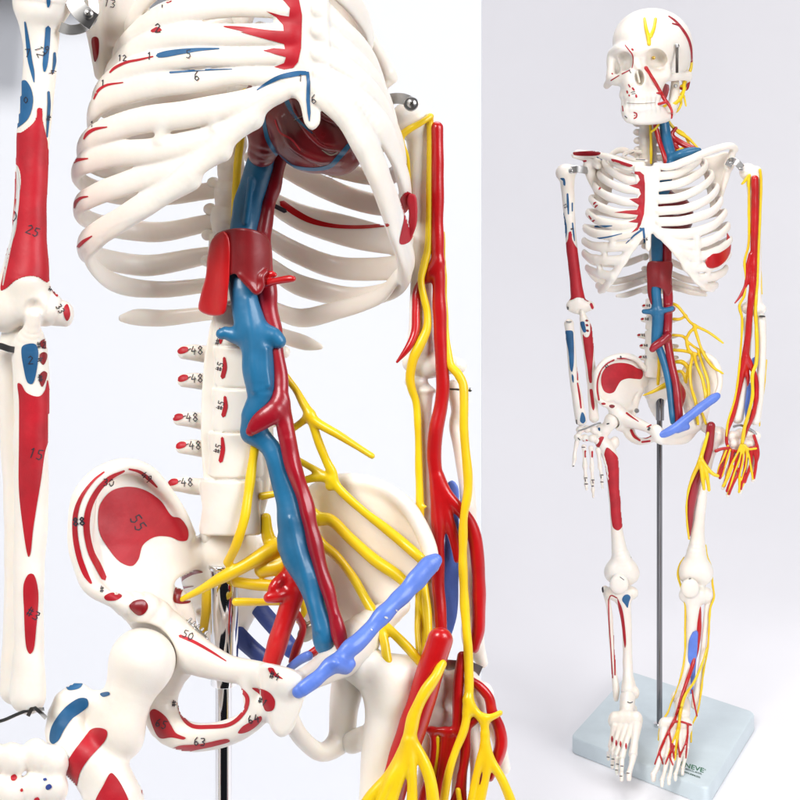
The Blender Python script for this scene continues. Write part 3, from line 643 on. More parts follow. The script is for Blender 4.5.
P = [C([(290,545,6,12),(299,570,0,15),(294,592,0,11.5),(285,620,-2,10),(277,645,-6,10),(270,668,-8,9)], 'iliac_artery', 6), C([(286,575,0,6),(276,584,-8,6),(273,588,-10,5)], 'iliac_artery', 5), C([(288,592,-4,6),(276,597,-10,6),(269,598,-10,5.5)], 'iliac_artery', 5),
     C([(297,614,8,4),(303,628,14,4),(296,650,18,4.5),(292,662,18,4)], 'iliac_artery', 3), C([(322,646,4,5),(308,656,4,4.5)], 'iliac_artery', 3)]
build(NS, P, 1.1, near, mm={'iliac_artery': 'a'})
# liver cuff wrapped round the vessels
P = [PL([(214,236),(222,231),(240,228),(258,231),(269,239),(271,262),(270,278),(264,284),(261,292),(256,294),(250,287),(243,278),(236,274),(230,275),(226,282),(218,284),(212,270)], lambda x, y: -24 + .022*(x-246)**2, 3, 'liver_cuff', 3, 1.6),
     C([(240,276,-24,2.5),(250,286,-24,3),(257,292,-23,3),(262,284,-22,3.4),(262,277,-22,3.4),(266,272,-20,3)], 'liver_cuff', 3)]
build(NS, P, 1.0, near, mm={'liver_cuff': 'd'})
P = [PL([(224,231),(212,239),(208,252),(206,273),(201,295),(198,309),(203,313.5),(214,316),(223,314.5),(227,306),(228,290),(229.5,274),(230,255),(229,238)], lambda x, y: -21 + .075*np.maximum(231-x,0)**1.7, 3.6, 'liver_flap', 3, 2), C([(201,306,16,3.2),(212,311,5,3),(223,309,-16,3)], 'liver_flap', 4),
     C([(264,284,-14,4),(276,281,-22,3.8),(290,279,-28,3.8),(293,279,-29,3)], 'liver_flap|2', 3), C([(266,276,-14,5),(272,274,-16,3.6),(275,275,-17,2.5)], 'liver_flap|2', 3)]
build(NS, P, 1.0, near, mm={'liver_flap': 'a', 'liver_flap|2': 'a'})
# ---- ligaments
P = [C([(299,691,-84,6),(303,688,-84,7.5),(330,667,-72,8),(356,644,-58,8.5),(382,617,-42,8.5),(408,588,-26,9.5),(428,568,-14,9.5),(436,560,-10,7)], 'inguinal_ligament', 4, flat=(0,0,1), s=1.6), C([(336,664,-74,5),(346,668,-66,6),(352,664,-62,5)], 'inguinal_ligament', 5)]
build(NS, P, 1.1, near, wob=1.1, mm={'inguinal_ligament': 'l'}, marks={'inguinal_ligament': [ST('b', [(385,617,.8),(387,618,1.2)]), ST('b', [(396,610,.6),(397,611,.9)]), ST('b', [(371,629,.5),(372,630,.7)])]})
P = [C([(246,592,96,9),(262,612,90,9),(280,634,80,9),(292,650,70,9)], 'sacral_ligament|1', 3, flat=(0,0,1), s=2.5), C([(226,622,100,9),(245,642,92,9),(268,662,80,9)], 'sacral_ligament|2', 3, flat=(0,0,1), s=2.5)]
build(NS, P, 1.2, near, mm={'sacral_ligament|1': 'n', 'sacral_ligament|2': 'n'})
build(NS, [C([(290,668,6,4),(300,660,0,5),(308,656,-4,5)], 'ligament_end', 3)], 1, near, mm={'ligament_end': 'l'})
# ---- lumbar and sacral nerves
k = 3.5
def Y(pts, lab='lumbar_nerves'): return C(pts, lab, k)
P = [Y([(257,436,-2,4.5),(253,460,-2,5),(249,490,-6,5),(244,520,-12,5),(236,545,-10,5),(228,562,2,5)]),
     Y([(181,600,20,2.5),(200,590,10,4),(225,576,4,6),(250,563,4,7),(272,550,10,8.5),(282,545,16,8.5)]),
     Y([(245,92,44,4),(242,130,44,4),(238,160,44,4),(236,190,44,4),(234,228,44,3.5)], 'sympathetic_nerve'),
     Y([(266,518,16,5),(268,535,16,6.5),(276,555,16,7.5),(284,575,16,7.5),(282,590,16,7),(276,596,16,5)]),
     Y([(236,582,16,5.5),(260,585,16,6),(284,586,14,6)]), Y([(236,602,20,4),(262,602,20,4),(286,602,20,4)]),
     Y([(262,570,14,8),(280,566,12,8),(292,556,16,7)]), Y([(302,600,30,3),(304,612,32,3),(298,622,32,2.5)]),
     Y([(207,592,60,5),(206,610,60,5),(203,632,60,4.5)]), Y([(262,496,10,4),(274,494,8,3.5)]), 
     # branches right of the vessels
     Y([(285,376,10,4),(296,390,8,4),(305,406,4,4.5),(314,420,0,4.5),(340,436,-10,4),(372,456,-22,3)]),
     Y([(310,414,2,4.5),(302,422,6,4),(290,430,10,4)]), Y([(310,416,2,4.5),(318,440,4,4.5),(326,460,6,4.5),(333,476,8,5),(330,486,10,5)]),
     Y([(294,458,16,3.5),(312,468,14,3.5),(328,478,10,4)]), Y([(298,482,14,3),(314,478,12,4),(330,478,10,4)]),
     Y([(332,480,8,5),(342,492,8,4.6),(362,510,8,4.4),(384,527,6,5),(402,542,2,5),(420,558,-6,5),(430,568,-4,4.5)]),
     Y([(298,480,16,4),(304,500,20,5.5),(316,518,24,7.5),(330,520,22,6),(350,538,18,5.8),(375,560,12,6),(398,576,4,6),(412,590,-4,5)]),
     Y([(302,492,22,5),(308,520,26,5),(320,542,26,5),(336,556,24,5),(352,576,20,4.8),(366,600,12,5),(376,618,2,5),(384,640,-6,4.8),(388,662,-12,4.8),(391,668,-12,4)]),
     Y([(376,618,2,5),(392,632,-4,5),(408,648,-8,5),(420,662,-8,4.5)])]
build(NS, P, 1.1, near, mm={'lumbar_nerves': 'y', 'sympathetic_nerve': 'y'})
P = [Y([(418,570,30,4),(419,600,30,4),(418,630,20,3.5),(420,665,4,3.5)], 'thigh_nerve'), Y([(424,585,26,4),(427,610,20,4.5),(429,640,10,4)], 'thigh_nerve'), Y([(351,690,30,4),(353,706,32,3.5),(355,716,34,2.5)], 'thigh_nerve|2'),
     C([(442,664,-22,5),(436,676,-30,5.5),(424,694,-34,6),(414,716,-34,6.5),(409,738,-34,7),(403,752,-32,6.5),(390,775,-32,6),(372,796,-34,6.5),(350,830,-34,6)], 'femoral_nerve', 4), Y([(408,742,-36,6),(402,770,-38,5.5),(392,800,-38,6),(380,840,-38,6)], 'femoral_nerve'), Y([(410,742,-36,5),(412,770,-40,5),(412,800,-40,5.5),(410,840,-40,5)], 'femoral_nerve'),
     Y([(412,740,-34,6),(422,758,-36,6),(430,780,-38,6.5),(434,810,-38,6.5),(436,850,-38,6)], 'femoral_nerve'), Y([(405,752,-34,5),(388,786,-40,5),(378,810,-40,5)], 'femoral_nerve')]
build(NS, P, 1.2, near, mm={'thigh_nerve': 'y', 'thigh_nerve|2': 'y', 'femoral_nerve': 'y'})
P = [C([(440,640,-14,13),(432,665,-14,13.5),(422,700,-14,14),(410,735,-14,14.5),(398,770,-12,15),(386,810,-10,15),(370,880,-8,14),(360,960,-6,13)], 'femoral_artery', 3)]
build(NS, P, 1.2, near, mm={'femoral_artery': 'a'})
# ---- left arm
Z = 42
P = [E((412,120,Z), (22,20,20), 'humerus|l', 6), C([(416,118,Z,16),(419,140,Z,13),(419,180,Z,11),(420,230,Z,10.5),(421,280,Z,11),(421,320,Z,12),(421,345,Z,14)], 'humerus|l', 4), C([(414,362,Z,12),(424,366,Z,13),(444,364,Z,11),(460,366,Z,7)], 'humerus|l', 7), E((416,382,Z), (12,7,11), 'humerus|l', 2),
     C([(424,392,Z,9),(424,410,Z,8),(425,450,Z,7.5),(427,500,Z,8),(430,560,Z,8.5),(434,610,Z,10),(436,650,Z,11)], 'radius|l', 3, step=6), E((424,391,Z), (12,4,11), 'radius|l', 3),
     C([(455,388,Z+6,9),(460,410,Z+8,9),(455,425,Z+8,6),(460,445,Z+8,7.5),(466,480,Z+8,8),(470,540,Z+8,8),(472,600,Z+6,9),(473,640,Z+4,11),(482,662,Z+4,6)], 'ulna|l', 3, step=6)]
build(NS, P, 1.2, near)
P = [E((436,690,Z-6), (20,24,18), 'wrist_bones|l', 6), E((462,688,Z-6), (20,22,18), 'wrist_bones|l', 6), E((440,716,Z-10), (16,14,14), 'wrist_bones|l', 6), E((470,712,Z-8), (16,16,14), 'wrist_bones|l', 6), E((484,700,Z), (11,18,12), 'wrist_bones|l', 6)]
for i, (x0, x1) in enumerate([(430,418),(443,438),(458,458),(472,478)]):
    P += [C([(x0, 728, Z - 10, 8), ((x0 + x1) / 2, 765, Z - 14, 5.5), (x1, 806, Z - 14, 8)], 'hand_bones|l', 3), C([(x1, 810, Z - 12, 8), (x1 - 4 + i * 3, 850, Z - 4, 5), (x1 - 6 + i * 4, 882, Z + 6, 5.5)], 'hand_bones|l', 3)]
P += [C([(486,712,Z,8),(498,740,Z-8,6),(503,768,Z-8,8)], 'hand_bones|l', 3)]
build(NS, P, 1.6, near)
W = 26
P = [C([(437,128,W,6.3),(437.5,180,W,6.4),(437.5,240,W,6.5),(439,300,W,6.7),(441,350,W,6.8),(443,385,W,7),(441,405,W,7),(436,430,W-2,7.5),(434,455,W-2,7.2),(437,485,W,7.5),(438,530,W,7),(438,580,W,6.5),(441,625,W-6,6.3),(441,640,W-6,6)], 'brachial_artery', 4),
     C([(438,262,W,6),(431,270,W,5),(428,280,W+4,4)], 'brachial_artery', 5), C([(425,278,W+6,4),(418,288,W+4,4.4),(416,310,W,4.6),(415,332,W-4,4.4),(408,348,W-8,3.2),(397,362,W-10,1.6)], 'brachial_artery|2', 3),
     C([(438,478,W,7),(446,494,W,6.5),(458,508,W,6.5),(468,520,W+4,6.5),(474,535,W+6,7),(478,565,W+6,7),(479,600,W+6,7),(478,630,W+6,6.5),(474,648,W+4,5.5)], 'brachial_artery', 4), C([(444,500,W,5.5),(449,520,W,5.5),(455,545,W+4,5),(457,560,W+4,3)], 'brachial_artery', 4)]
build(NS, P, 1.1, near, mm={'brachial_artery': 'a', 'brachial_artery|2': 'a'})
P = [PL([(448,482),(452,480),(458,486),(459,520),(459,560),(458,600),(456,622),(449,638),(444,632),(443,600),(444,560),(445,520)], lambda x, y: Z + 4 + 0*x, 4, 'forearm_membrane', 2, 2)]
build(NS, P, 1.2, near, mm={'forearm_membrane': 'l'})
P = [C([(431,116,W-4,2.6),(422,122,W-8,3),(408,130,W-8,3.6),(401,137,W-6,3.6),(402,144,W-6,3.4),(407,156,W,2.6),(409,175,W+6,1.8),(410,200,W+10,1.4)], 'arm_nerve', 3), C([(430,116,W,3),(430,135,W,3.4),(429.5,180,W,3.4),(429,225,W,3.6),(428,250,W,4),(424,265,W-2,4),(421,280,W-4,3.8),(424,298,W-4,3.8),(427,312,W-3,3.8),(427,328,W-4,4.4),(420,345,W-6,5),(413,360,W-6,5),(410,378,W-4,4.4),(412,390,W-2,4.2),(416,402,W,4),(418,430,W,3.8),(419,470,W,4),(420,510,W,4),(420,560,W,3.8),(421,600,W,3.4),(423,650,W,3.2),(426,700,W,3)], 'arm_nerve', 3),
     C([(444,232,W+6,1.2),(445,270,W+5,1.6),(446,320,W+2,2.4),(448,350,W,3.6),(451,366,W-2,4.4),(458,374,W-4,5),(463,384,W-6,4.6),(464,400,W-8,4.4),(464,430,W-8,4.4),(467,465,W-8,4.6),(468,490,W-8,4.6),(464,515,W-8,4.4),(463,560,W-8,4.4),(465,610,W-10,4.6),(468,650,W-14,4.8),(469,690,W-20,4.8),(468,712,W-22,5)], 'arm_nerve', 3),
     C([(403,506,W+4,1.4),(412,508,W,1.8),(426,506.5,W-2,1.2)], 'arm_nerve', 3),
     C([(468,708,W-22,5),(464,730,W-24,4.2),(456,750,W-26,4),(449,772,W-28,4.2),(443,806,W-28,4.4),(438,840,W-24,4)], 'hand_nerve', 4), C([(468,700,W-22,5),(476,712,W-22,4.6),(484,719,W-22,4.4),(492,717,W-22,3.6),(500,713,W-20,3)], 'hand_nerve', 4),
     C([(484,718,W-22,4.6),(485,740,W-22,4.4),(478,768,W-24,4.2),(470,806,W-24,4),(466,830,W-22,4)], 'hand_nerve', 4), C([(485,735,W-22,4.2),(487,770,W-24,4),(480,806,W-24,4),(476,840,W-22,4)], 'hand_nerve', 4), C([(486,745,W-22,4.2),(492,762,W-22,4.2),(503,782,W-22,4.8),(512,804,W-20,5),(516,830,W-18,4)], 'hand_nerve', 4),
     C([(437,738,W-14,3),(436,760,W-14,3),(430,800,W-14,3.2)], 'hand_nerve', 3), C([(458,790,W-20,3),(461,810,W-20,3)], 'hand_nerve', 3), C([(478,640,W,2.4),(482,560,W+8,1.4)], 'hand_nerve|2', 3)]
P = [p for p in P if p[1] != 'hand_nerve|2']
build(NS, P, 1.1, near, mm={'arm_nerve': 'y', 'hand_nerve': 'y'})
W2 = W - 14
P = [C([(462,656,W2+4,5),(459,675,W2,5.4),(458,700,W2-2,5.4),(457,730,W2-2,5)], 'hand_artery', 4), C([(428,730,W2,3.4),(440,731,W2-2,4),(460,731,W2-2,4),(470,724,W2-2,4.4),(477,718,W2,4.4)], 'hand_artery', 4),
     C([(431,730,W2,3.4),(434,742,W2,3.8),(432,765,W2,3.8),(422,800,W2,4),(416,830,W2+4,3.6)], 'hand_artery', 4), C([(446,732,W2,5),(444,760,W2,5.4),(438,790,W2,5),(434,815,W2,5)], 'hand_artery', 4), C([(457,732,W2,4),(452,748,W2,4),(444,775,W2,4)], 'hand_artery', 4),
     C([(466,732,W2,5),(465,755,W2,5.4),(460,785,W2,4.6),(452,806,W2,4),(448,825,W2,4)], 'hand_artery', 4), C([(462,776,W2,3.6),(464,806,W2,3.6)], 'hand_artery', 4), C([(483,748,W2,3),(480,775,W2,3.4),(474,806,W2,3.4)], 'hand_artery', 3),
     C([(471,681,W2+6,4.4),(480,687,W2+6,5),(489,698,W2+6,5.4),(492,712,W2+6,5.6),(499,728,W2+8,6.4),(501,745,W2+8,6.6),(496,762,W2+8,6),(490,778,W2+8,4)], 'hand_artery', 4)]
build(NS, P, 1.1, near, mm={'hand_artery': 'a'})
# ---- shoulder blades and upper cage stubs seen at the top
P = [PL([(82,-14),(104,-24),(134,-20),(150,10),(150,60),(132,90),(112,104),(104,92),(99,74),(95,54),(90,32),(86,12)], lambda x, y: 4 + .4*(x-90) , 4.5, 'shoulder_blade|r', 4, 3), C([(90,-10,0,10),(92,14,0,10),(96,44,4,7),(100,74,10,6)], 'shoulder_blade|r', 6)]
P += [PL([(326,-30),(350,-2),(366,20),(378,46),(395,74),(386,86),(379,92),(370,70),(350,40),(330,10)], lambda x, y: 26 + 0*x, 5, 'shoulder_blade|l', 4, 3), C([(330,-20,20,6),(358,12,18,6),(374,44,16,6),(388,72,14,8)], 'shoulder_blade|l', 6), C([(382,82,22,9),(392,78,18,6)], 'shoulder_blade|l', 4), C([(380,80,30,9),(376,110,50,10),(360,150,96,6)], 'shoulder_blade|l', 6)]
P += [C([(300,-84,-88,9),(250,-96,-70,8),(190,-100,-40,8),(120,-92,-20,9),(84,-60,-10,9)], 'collar_bone|r', 4), C([(316,-84,-88,9),(350,-90,-70,8),(372,-70,-30,8),(384,-30,0,8)], 'collar_bone|l', 4),
      PL([(282,-96),(304,-90),(328,-96),(332,-60),(284,-60)], lambda x, y: -104 + 0*x, 4.5, 'breastbone_top', 4, 3.5)]
for i in range(7): P += [C([(244, -150 + i*16, 55, 11), (244, -138 + i*16, 56, 11)], 'vertebra|c%d' % i, 1.5), C([(244,-142+i*16,66,6),(244,-138+i*16,84,4)], 'vertebra|c%d' % i, 4)]
P += [C([(290,-52,-100,9),(220,-70,-78,8),(165,-62,-40,8),(150,-40,10,8),(175,-50,70,8),(236,-64,66,7)], 'rib|50', 3, axis=RC, s=1.7), C([(320,-52,-100,9),(345,-40,-76,8),(356,-20,-30,8),(350,-14,40,8),(300,-30,84,7),(258,-50,70,7)], 'rib|51', 3, axis=RC, s=1.7)]
build(NS, P, 1.6, near, marks={'shoulder_blade|r': [PA('d', [(92,38),(95,36.5),(98,38),(99,48),(97.5,58),(95,62),(92.5,50)])] + TX('13', 104, 2, 8, .5, 10)})

# ---- metal joints
def strap(space, pts, wz, th, name, parent, material, n=1):
    """bent metal strip through (x,y,z), wz = half width (along y/z), th = half thickness"""
    Q = spline([(a, b, c) for a, b, c in pts], 2.0); bm = bmesh.new(); rows = []
    for i, q in enumerate(Q):
        t = Q[min(i + 1, len(Q) - 1)] - Q[max(i - 1, 0)]; t = t / np.linalg.norm(t); u = np.array([-t[1], t[0], 0]); u /= np.linalg.norm(u) + 1e-9
        w_ = np.cross(t, u)
        rows.append([bm.verts.new(space.p(*(q + u * a * wz + w_ * b * th))) for a, b in ((-1,-1),(1,-1),(1,1),(-1,1))])
    for a, b in zip(rows, rows[1:]):
        for i in range(4): bm.faces.new((a[i], a[(i + 1) % 4], b[(i + 1) % 4], b[i]))
    bm.faces.new(rows[0]); bm.faces.new(rows[-1])
    bmesh.ops.bevel(bm, geom=bm.edges[:], offset=space.u * .35, segments=1, affect='EDGES')
    return simple(name, bm, parent, material)
def screw(space, x, y, z, r, parent, name='screw'):
    """round headed cross screw facing the camera"""
    P = space.p(x, y, z); u = space.u * r; bm = lathe([(u * .98, .6 * u), (u, .1 * u), (u * .9, -.25 * u), (u * .6, -.45 * u), (u * .25, -.52 * u)], P, 'Y', 24)
    for R in (45, -45):
        q = math.radians(R); m = __import__('mathutils').Matrix.Rotation(q, 3, 'Y'); box(P + Vector((0, -.5 * u, 0)), (u * .5, u * .08, u * .1), m, bm)
    o = simple(name, bm, parent, [STL, DRK]); 
    for p in o.data.polygons[-12:]: p.material_index = 1
    return o
b1 = strap(NS, [(60,27,-66),(70,30,-66),(82,28,-64),(90,22,-60),(94,12,-56),(93,0,-52)], 5.2, 1.2, 'shoulder_bracket', near, STL)
b1b = strap(NS, [(72,-6,-70),(78,8,-72),(88,18,-72),(94,22,-70)], 9, 1.4, 'shoulder_bracket', near, STL)
screw(NS, 88, 14, -76, 5, near); 
strap(NS, [(386,110,2),(387,101,0),(394,98.5,-2),(404,99,-4),(413,103,-5)], 5.6, 1.2, 'shoulder_bracket', near, STL); simple('bracket_washer', lathe([(NS.u*7.4, NS.u), (NS.u*7.4, -NS.u), (NS.u*6.6, -1.8*NS.u)], NS.p(411, 104, -7), 'Y', 32), near, STL); screw(NS, 411.5, 103.5, -9, 5, near)
strap(NS, [(-20,345,-62),(0,346,-60),(9,349,-58),(15,350,-56)], 3.4, 1.2, 'elbow_strap', near, STL)
strap(NS, [(-12,724,-46),(4,720,-50),(18,714,-54),(30,710,-56),(44,709,-52)], 1.8, 1.2, 'wrist_wire', near, STL)
strap(NS, [(26,702,-50),(32,706,-56),(40,712,-58),(46,718,-54)], 2.2, 1.2, 'wrist_wire', near, STL); strap(NS, [(36,700,-52),(32,708,-58),(28,716,-56)], 2, 1.1, 'wrist_wire', near, DRK)
strap(NS, [(448,389,40),(470,390,40)], .9, .9, 'elbow_pin', near, DRK); screw(NS, 470, 390, 40, 2.2, near)
strap(NS, [(440,666,34),(455,667,31),(468,668,31),(480,673,36)], 7, 1.2, 'wrist_plate', near, STL)
# thumb screw behind the vessels
simple('thumb_screw', lathe([(NS.u*3.4, -9*NS.u), (NS.u*4.4, -8.6*NS.u)] + [(NS.u*(4.4 if i % 2 else 3.8), (-8.4 + i*1.1)*NS.u) for i in range(9)] + [(NS.u*4, 2*NS.u), (NS.u*12, 2.2*NS.u), (NS.u*12.6, 3.4*NS.u), (NS.u*12.6, 6.4*NS.u), (NS.u*11.6, 7.6*NS.u), (NS.u*6, 8*NS.u)], (0, 0, 0), 'X', 28), None, DRK)
ts = bpy.data.objects['thumb_screw']; ts.parent = near; ts.location = NS.p(306, 628, 26) - near.location; ts.rotation_euler = (math.radians(20), math.radians(28), math.radians(-48)); ts.data.materials[0] = mat('aged_metal', (.33, .28, .22), .3, metal=1, var=.4, vscale=150)

# ---- stand of the near skeleton
st = thing('display_stand', 'thick chrome pole rising behind the close-up pelvis into its sacrum', 'stand', (NS.p(223, 700, 30).x, NS.p(223, 700, 52).y, -.02))
def cyl(space, x, y0, y1, z, r, name, parent, material, bev=.6):
    a = space.p(x, y0, z); b = space.p(x, y1, z); u = space.u
    return simple(name, lathe([(u*(r-bev*2), b.z), (u*(r-bev*.6), b.z), (u*r, b.z + bev*u), (u*r, a.z - bev*u), (u*(r-bev*.6), a.z), (u*(r-bev*2), a.z)], (a.x, a.y, 0), 'Z', 64), parent, material)
cyl(NS, 224.5, 565, 684, 52, 14.2, 'pole_sleeve', st, CHR); cyl(NS, 223.5, 563.5, 568, 52, 15.6, 'sleeve_collar', st, CHR)
a = NS.p(223.5, 683, 52); u = NS.u
simple('pole', lathe([(u*8.5, 0.0), (u*8.5, a.z)], (a.x, a.y, 0), 'Z', 64), st, CHR)
BASE = mat('base_plastic', (.66, .75, .785), .42, var=.07, vscale=22, coat=.1, bump=.15, bscale=400)
simple('base', box((a.x, a.y + .01, -.01), (.13, .10, .01), bev=.004), st, BASE)
# =================================================================== FAR SKELETON (whole, on its stand)
FS = Space(1.68)
far = thing('anatomical_skeleton', 'complete small skeleton model at right, skull to toes, standing over the pale blue base', 'skeleton model', (FS.p(658, 560, 20).x, FS.p(658, 560, 20).y, 0))
RS = .62
def fb(P, res=RS, m={}, marks={}, k=None, sub={}): return build(FS, P, res, far, mm=m, marks=marks, spacing=.55, off=.16, sub=sub)
# ---- skull
SK = 'skull'; MD = 'jaw'
P = [E((652,42,12), (39.5,34,46), SK, 6), E((640,46,-16), (27,29,20), SK, 10), E((668,52,14), (24,28,34), SK, 8), E((637,74,-26), (17,17,17), SK, 8), C([(634,84,-32,13),(637,96,-32,12.5)], SK, 6), C([(654,84,-22,10),(650,96,-24,9.5)], SK, 6),
     C([(613,52,-20,4),(622,49,-30,5),(636,51,-36,5.5),(650,48,-35,5),(662,50,-26,4.5),(667,58,-16,4)], SK, 5),
     C([(612,54,-16,3.5),(611,66,-18,3.6),(612,78,-20,5.5),(620,80,-28,6),(630,76,-33,5)], SK, 4), C([(667,56,-14,3.6),(667,68,-18,4.4),(664,76,-22,6.5),(652,78,-30,6)], SK, 4),
     C([(611,80,-16,4.5),(607,85,-8,3.5),(607,86,4,3)], SK, 4), C([(665,77,-18,4.6),(676,77,-8,4.2),(689,76,8,4.2)], SK, 3, flat=(1,0,-.6), s=1.6), E((686,78,14), (5,8,8), SK, 4),
     C([(636,62,-38,3.5),(639,68,-42,3.2)], SK, 4),
     E((611,62,-12),(4.5,13,9),SK,3), E((621,66,-2),(13,16,15),SK,3), E((623.3,61.5,-37), (9,9.8,18), SK, 2, sub=True), E((655,59,-38), (9.8,10.3,28), SK, 2, sub=True, rot=(0,15,0)), E((639.5,78,-46), (4.8,8.2,19), SK, 2, sub=True, rot=(0,0,-8)),
     C([(637,71,-40,1.3),(639.5,82,-36,1.1)], SK, 1.5),
     C([(675,82,8,4),(674.5,92,2,5),(673,104,-4,5.5),(667,114,-16,6),(654,117,-29,6),(640,117,-36,6.5),(630,115.5,-35,6.5),(626.5,111,-24,5.5),(625,101,-10,4),(624,84,2,4)], MD, 3, flat=(0,1,0), s=.8),
     C([(628,110,-35,6),(644,111,-37,6.5),(658,110,-25,6)], MD, 4), C([(626,95,-29,7),(639,96,-35,8),(654,95,-26,7.5)], SK, 5)]
for i in range(9):
    t = i / 8; x = 624 + t * 33; z = -30 - 16 * math.sin(math.pi * (t * .8 + .12)); 
    P += [C([(x, 97, z + 3.4, 3), (x, 101.6, z + 3.2, 2.3)], 'teeth', 3, sm=False), C([(x, 104.6, z + 3.2, 2.3), (x, 109, z + 3.4, 3)], 'teeth|2', 3, sm=False)]
km = {SK: [ST('r', [(625,45,.5),(629,50,.6),(632.5,55,.6),(633,63,.5),(632,68,.4)]), ST('r', [(630,70,.5),(622,74,.6)]), ST('r', [(619,75.5,.5),(611,80.5,.6)]), ST('r', [(632,49,1),(633,50,1)]), ST('r', [(612,73.5,.8),(612.5,74,.8)]),
     ST('r', [(628.5,84.5,.6),(630,87,.7)]), ST('r', [(632.5,88,.9),(634,90,.9)]), ST('r', [(627,91,.8),(627.5,93,.8)]), ST('r', [(636,95,1),(636.5,97,1)]), ST('r', [(629,95,.7),(629.5,96,.7)]), ST('k', [(609.5,32,.5),(610,42,.5)]), ST('k', [(629,70,.4),(631,73,.4)]), ST('k', [(631,92.5,.35),(635,91.5,.35)]), ST('k', [(632,94,.35),(635.5,93.6,.35)])]
     + [ST('s', [(627,103,.25),(636,103.6,.35),(646,103.3,.35),(655,102.6,.25)])],
     MD: [ST('r', [(634,112.5,.7),(636.5,113.5,.7),(636.5,117,.7),(634,118.5,.7)]), ST('r', [(634.3,115.4,.5),(635,115.6,.5)]), ST('r', [(622.5,106,.5),(623,111,.6)]), ST('k', [(625,116,.4),(627,118,.4)])], 'teeth': []}
o = fb(P, .62, {SK: 'b'}, km, sub={'teeth': SK, 'teeth|2': MD}); KS = SURF[-1]
simple('eye_hook', lathe([(.0022,0),(.0022,-.001),(.0012,-.0016)], FS.p(653.5, 57.8, -23), 'Y', 16), far, BRS)
cyl(FS, 677, 46, 73, -27, 1.4, 'jaw_spring', far, DRK); simple('spring_eye', lathe([(FS.u*2,0),(FS.u*2.2,-.001),(FS.u*1.2,-.002)], FS.p(677,46,-27), 'Y', 20), far, STL)
simple('jaw_pin', lathe([(FS.u*1.9,0),(FS.u*1.9,-.0015),(FS.u*1.2,-.0022)], FS.p(675.5,86,-6), 'Y', 20), far, STL)
P = [PL([(661,84),(669,85),(668,94),(665,100),(661,96)], lambda x, y: -14 + 0*x, 2, 'cheek_muscle', 1, 1)]
fb(P, .6, {'cheek_muscle': 'd'})
P = [C([(644.5,18.5,-30,1.5),(646,28,-34,1.8),(648.5,38,-37,2),(649,44,-37,2)], 'face_nerve', 1.5), C([(655.5,19,-28,1.5),(654,28,-31,1.7),(651,36,-36,1.8)], 'face_nerve', 1.5),
     C([(661,108,-20,1.6),(668,105,-12,1.8),(674,104,-10,1.8),(681,98,-4,1.8),(684,90,0,1.8),(684,84,4,2.2),(688,76,14,1.8),(691,68,16,1.4),(692,60,16,1.2)], 'face_nerve|2', 1.5), C([(680,97,-4,1.5),(681,104,-2,1.5),(676,112,-4,1.5),(672,111,-6,1.2)], 'face_nerve|2', 1.5), C([(681,86,4,1.6),(685,88,4,1.8),(681,94,0,1.5)], 'face_nerve|2', 1.5), C([(684,96,0,1.2),(686,106,0,1)], 'face_nerve|2', 1.5)]
P[:2] = [hug(p, KS) for p in P[:2]]
fb(P, .6, {'face_nerve': 'y', 'face_nerve|2': 'y'})
P = [C([(669,16.5,-14,1.2),(675,21,-14,1.6),(682,29,-10,1.8),(688,39,-4,1.8),(691,50,2,1.7),(691.5,61,6,1.5)], 'temple_artery', 1.5), C([(672.5,23.5,-16,1.1),(678,25,-14,1.4)], 'temple_artery', 1.5), C([(680,88,4,1.6),(686,89,6,2),(689,82,10,1.4)], 'temple_artery|2', 1.5),
     C([(646,68,-38,2),(650,74,-36,1.8),(656,84,-30,1.6),(661,93,-25,1.8),(665,100,-20,2),(669,105,-14,1.7),(672,112,-9,1.4),(671.5,118,-9,1.2)], 'face_artery', 2), C([(657,93,-29,1),(661,94,-25,1.4)], 'face_artery', 1.5), C([(659,104,-26,1.4),(666,102,-19,1.6)], 'face_artery', 1.5)]
P = [hug(p, KS, .35) if i != 2 else p for i, p in enumerate(P)]
fb(P, .6, {'temple_artery': 'c', 'temple_artery|2': 'c', 'face_artery': 'a'})

# ---- neck and spine
P = []; vm = {}
for i in range(6):
    y = 112 + i * 8.6; lab = 'vertebra|c%d' % i
    P += [C([(648, y, 18, 8.4), (648, y + 5.2, 18, 8.8)], lab, .8, sm=False), E((637 + i * .3, y + 3, 22), (4.5,3.4,5), lab, 2), E((659, y + 3, 22), (4.5,3.4,5), lab, 2), C([(648,y+3,26,4),(648,y+8,40,2.5)], lab, 2)]
for i in range(12):
    y = 164 + i * 11.2; lab = 'vertebra|t%d' % i
    P += [C([(654, y + 2, 27, 5.2), (654, y + 5, 27, 4.6), (654, y + 8.6, 27, 5.2)], lab, .8, sm=False), E((645, y + 4, 34), (4,3,4), lab, 2), E((663, y + 4, 34), (4,3,4), lab, 2), C([(654,y+4,34,3.5),(654,y+12,44,2)], lab, 2)]
ly = [(299,315),(316.5,329.5),(331,345),(346.5,358),(359.5,376)]; tp2 = [(643.5,305.5),(642,319),(638.5,335),(641,345.5),(640,357)]
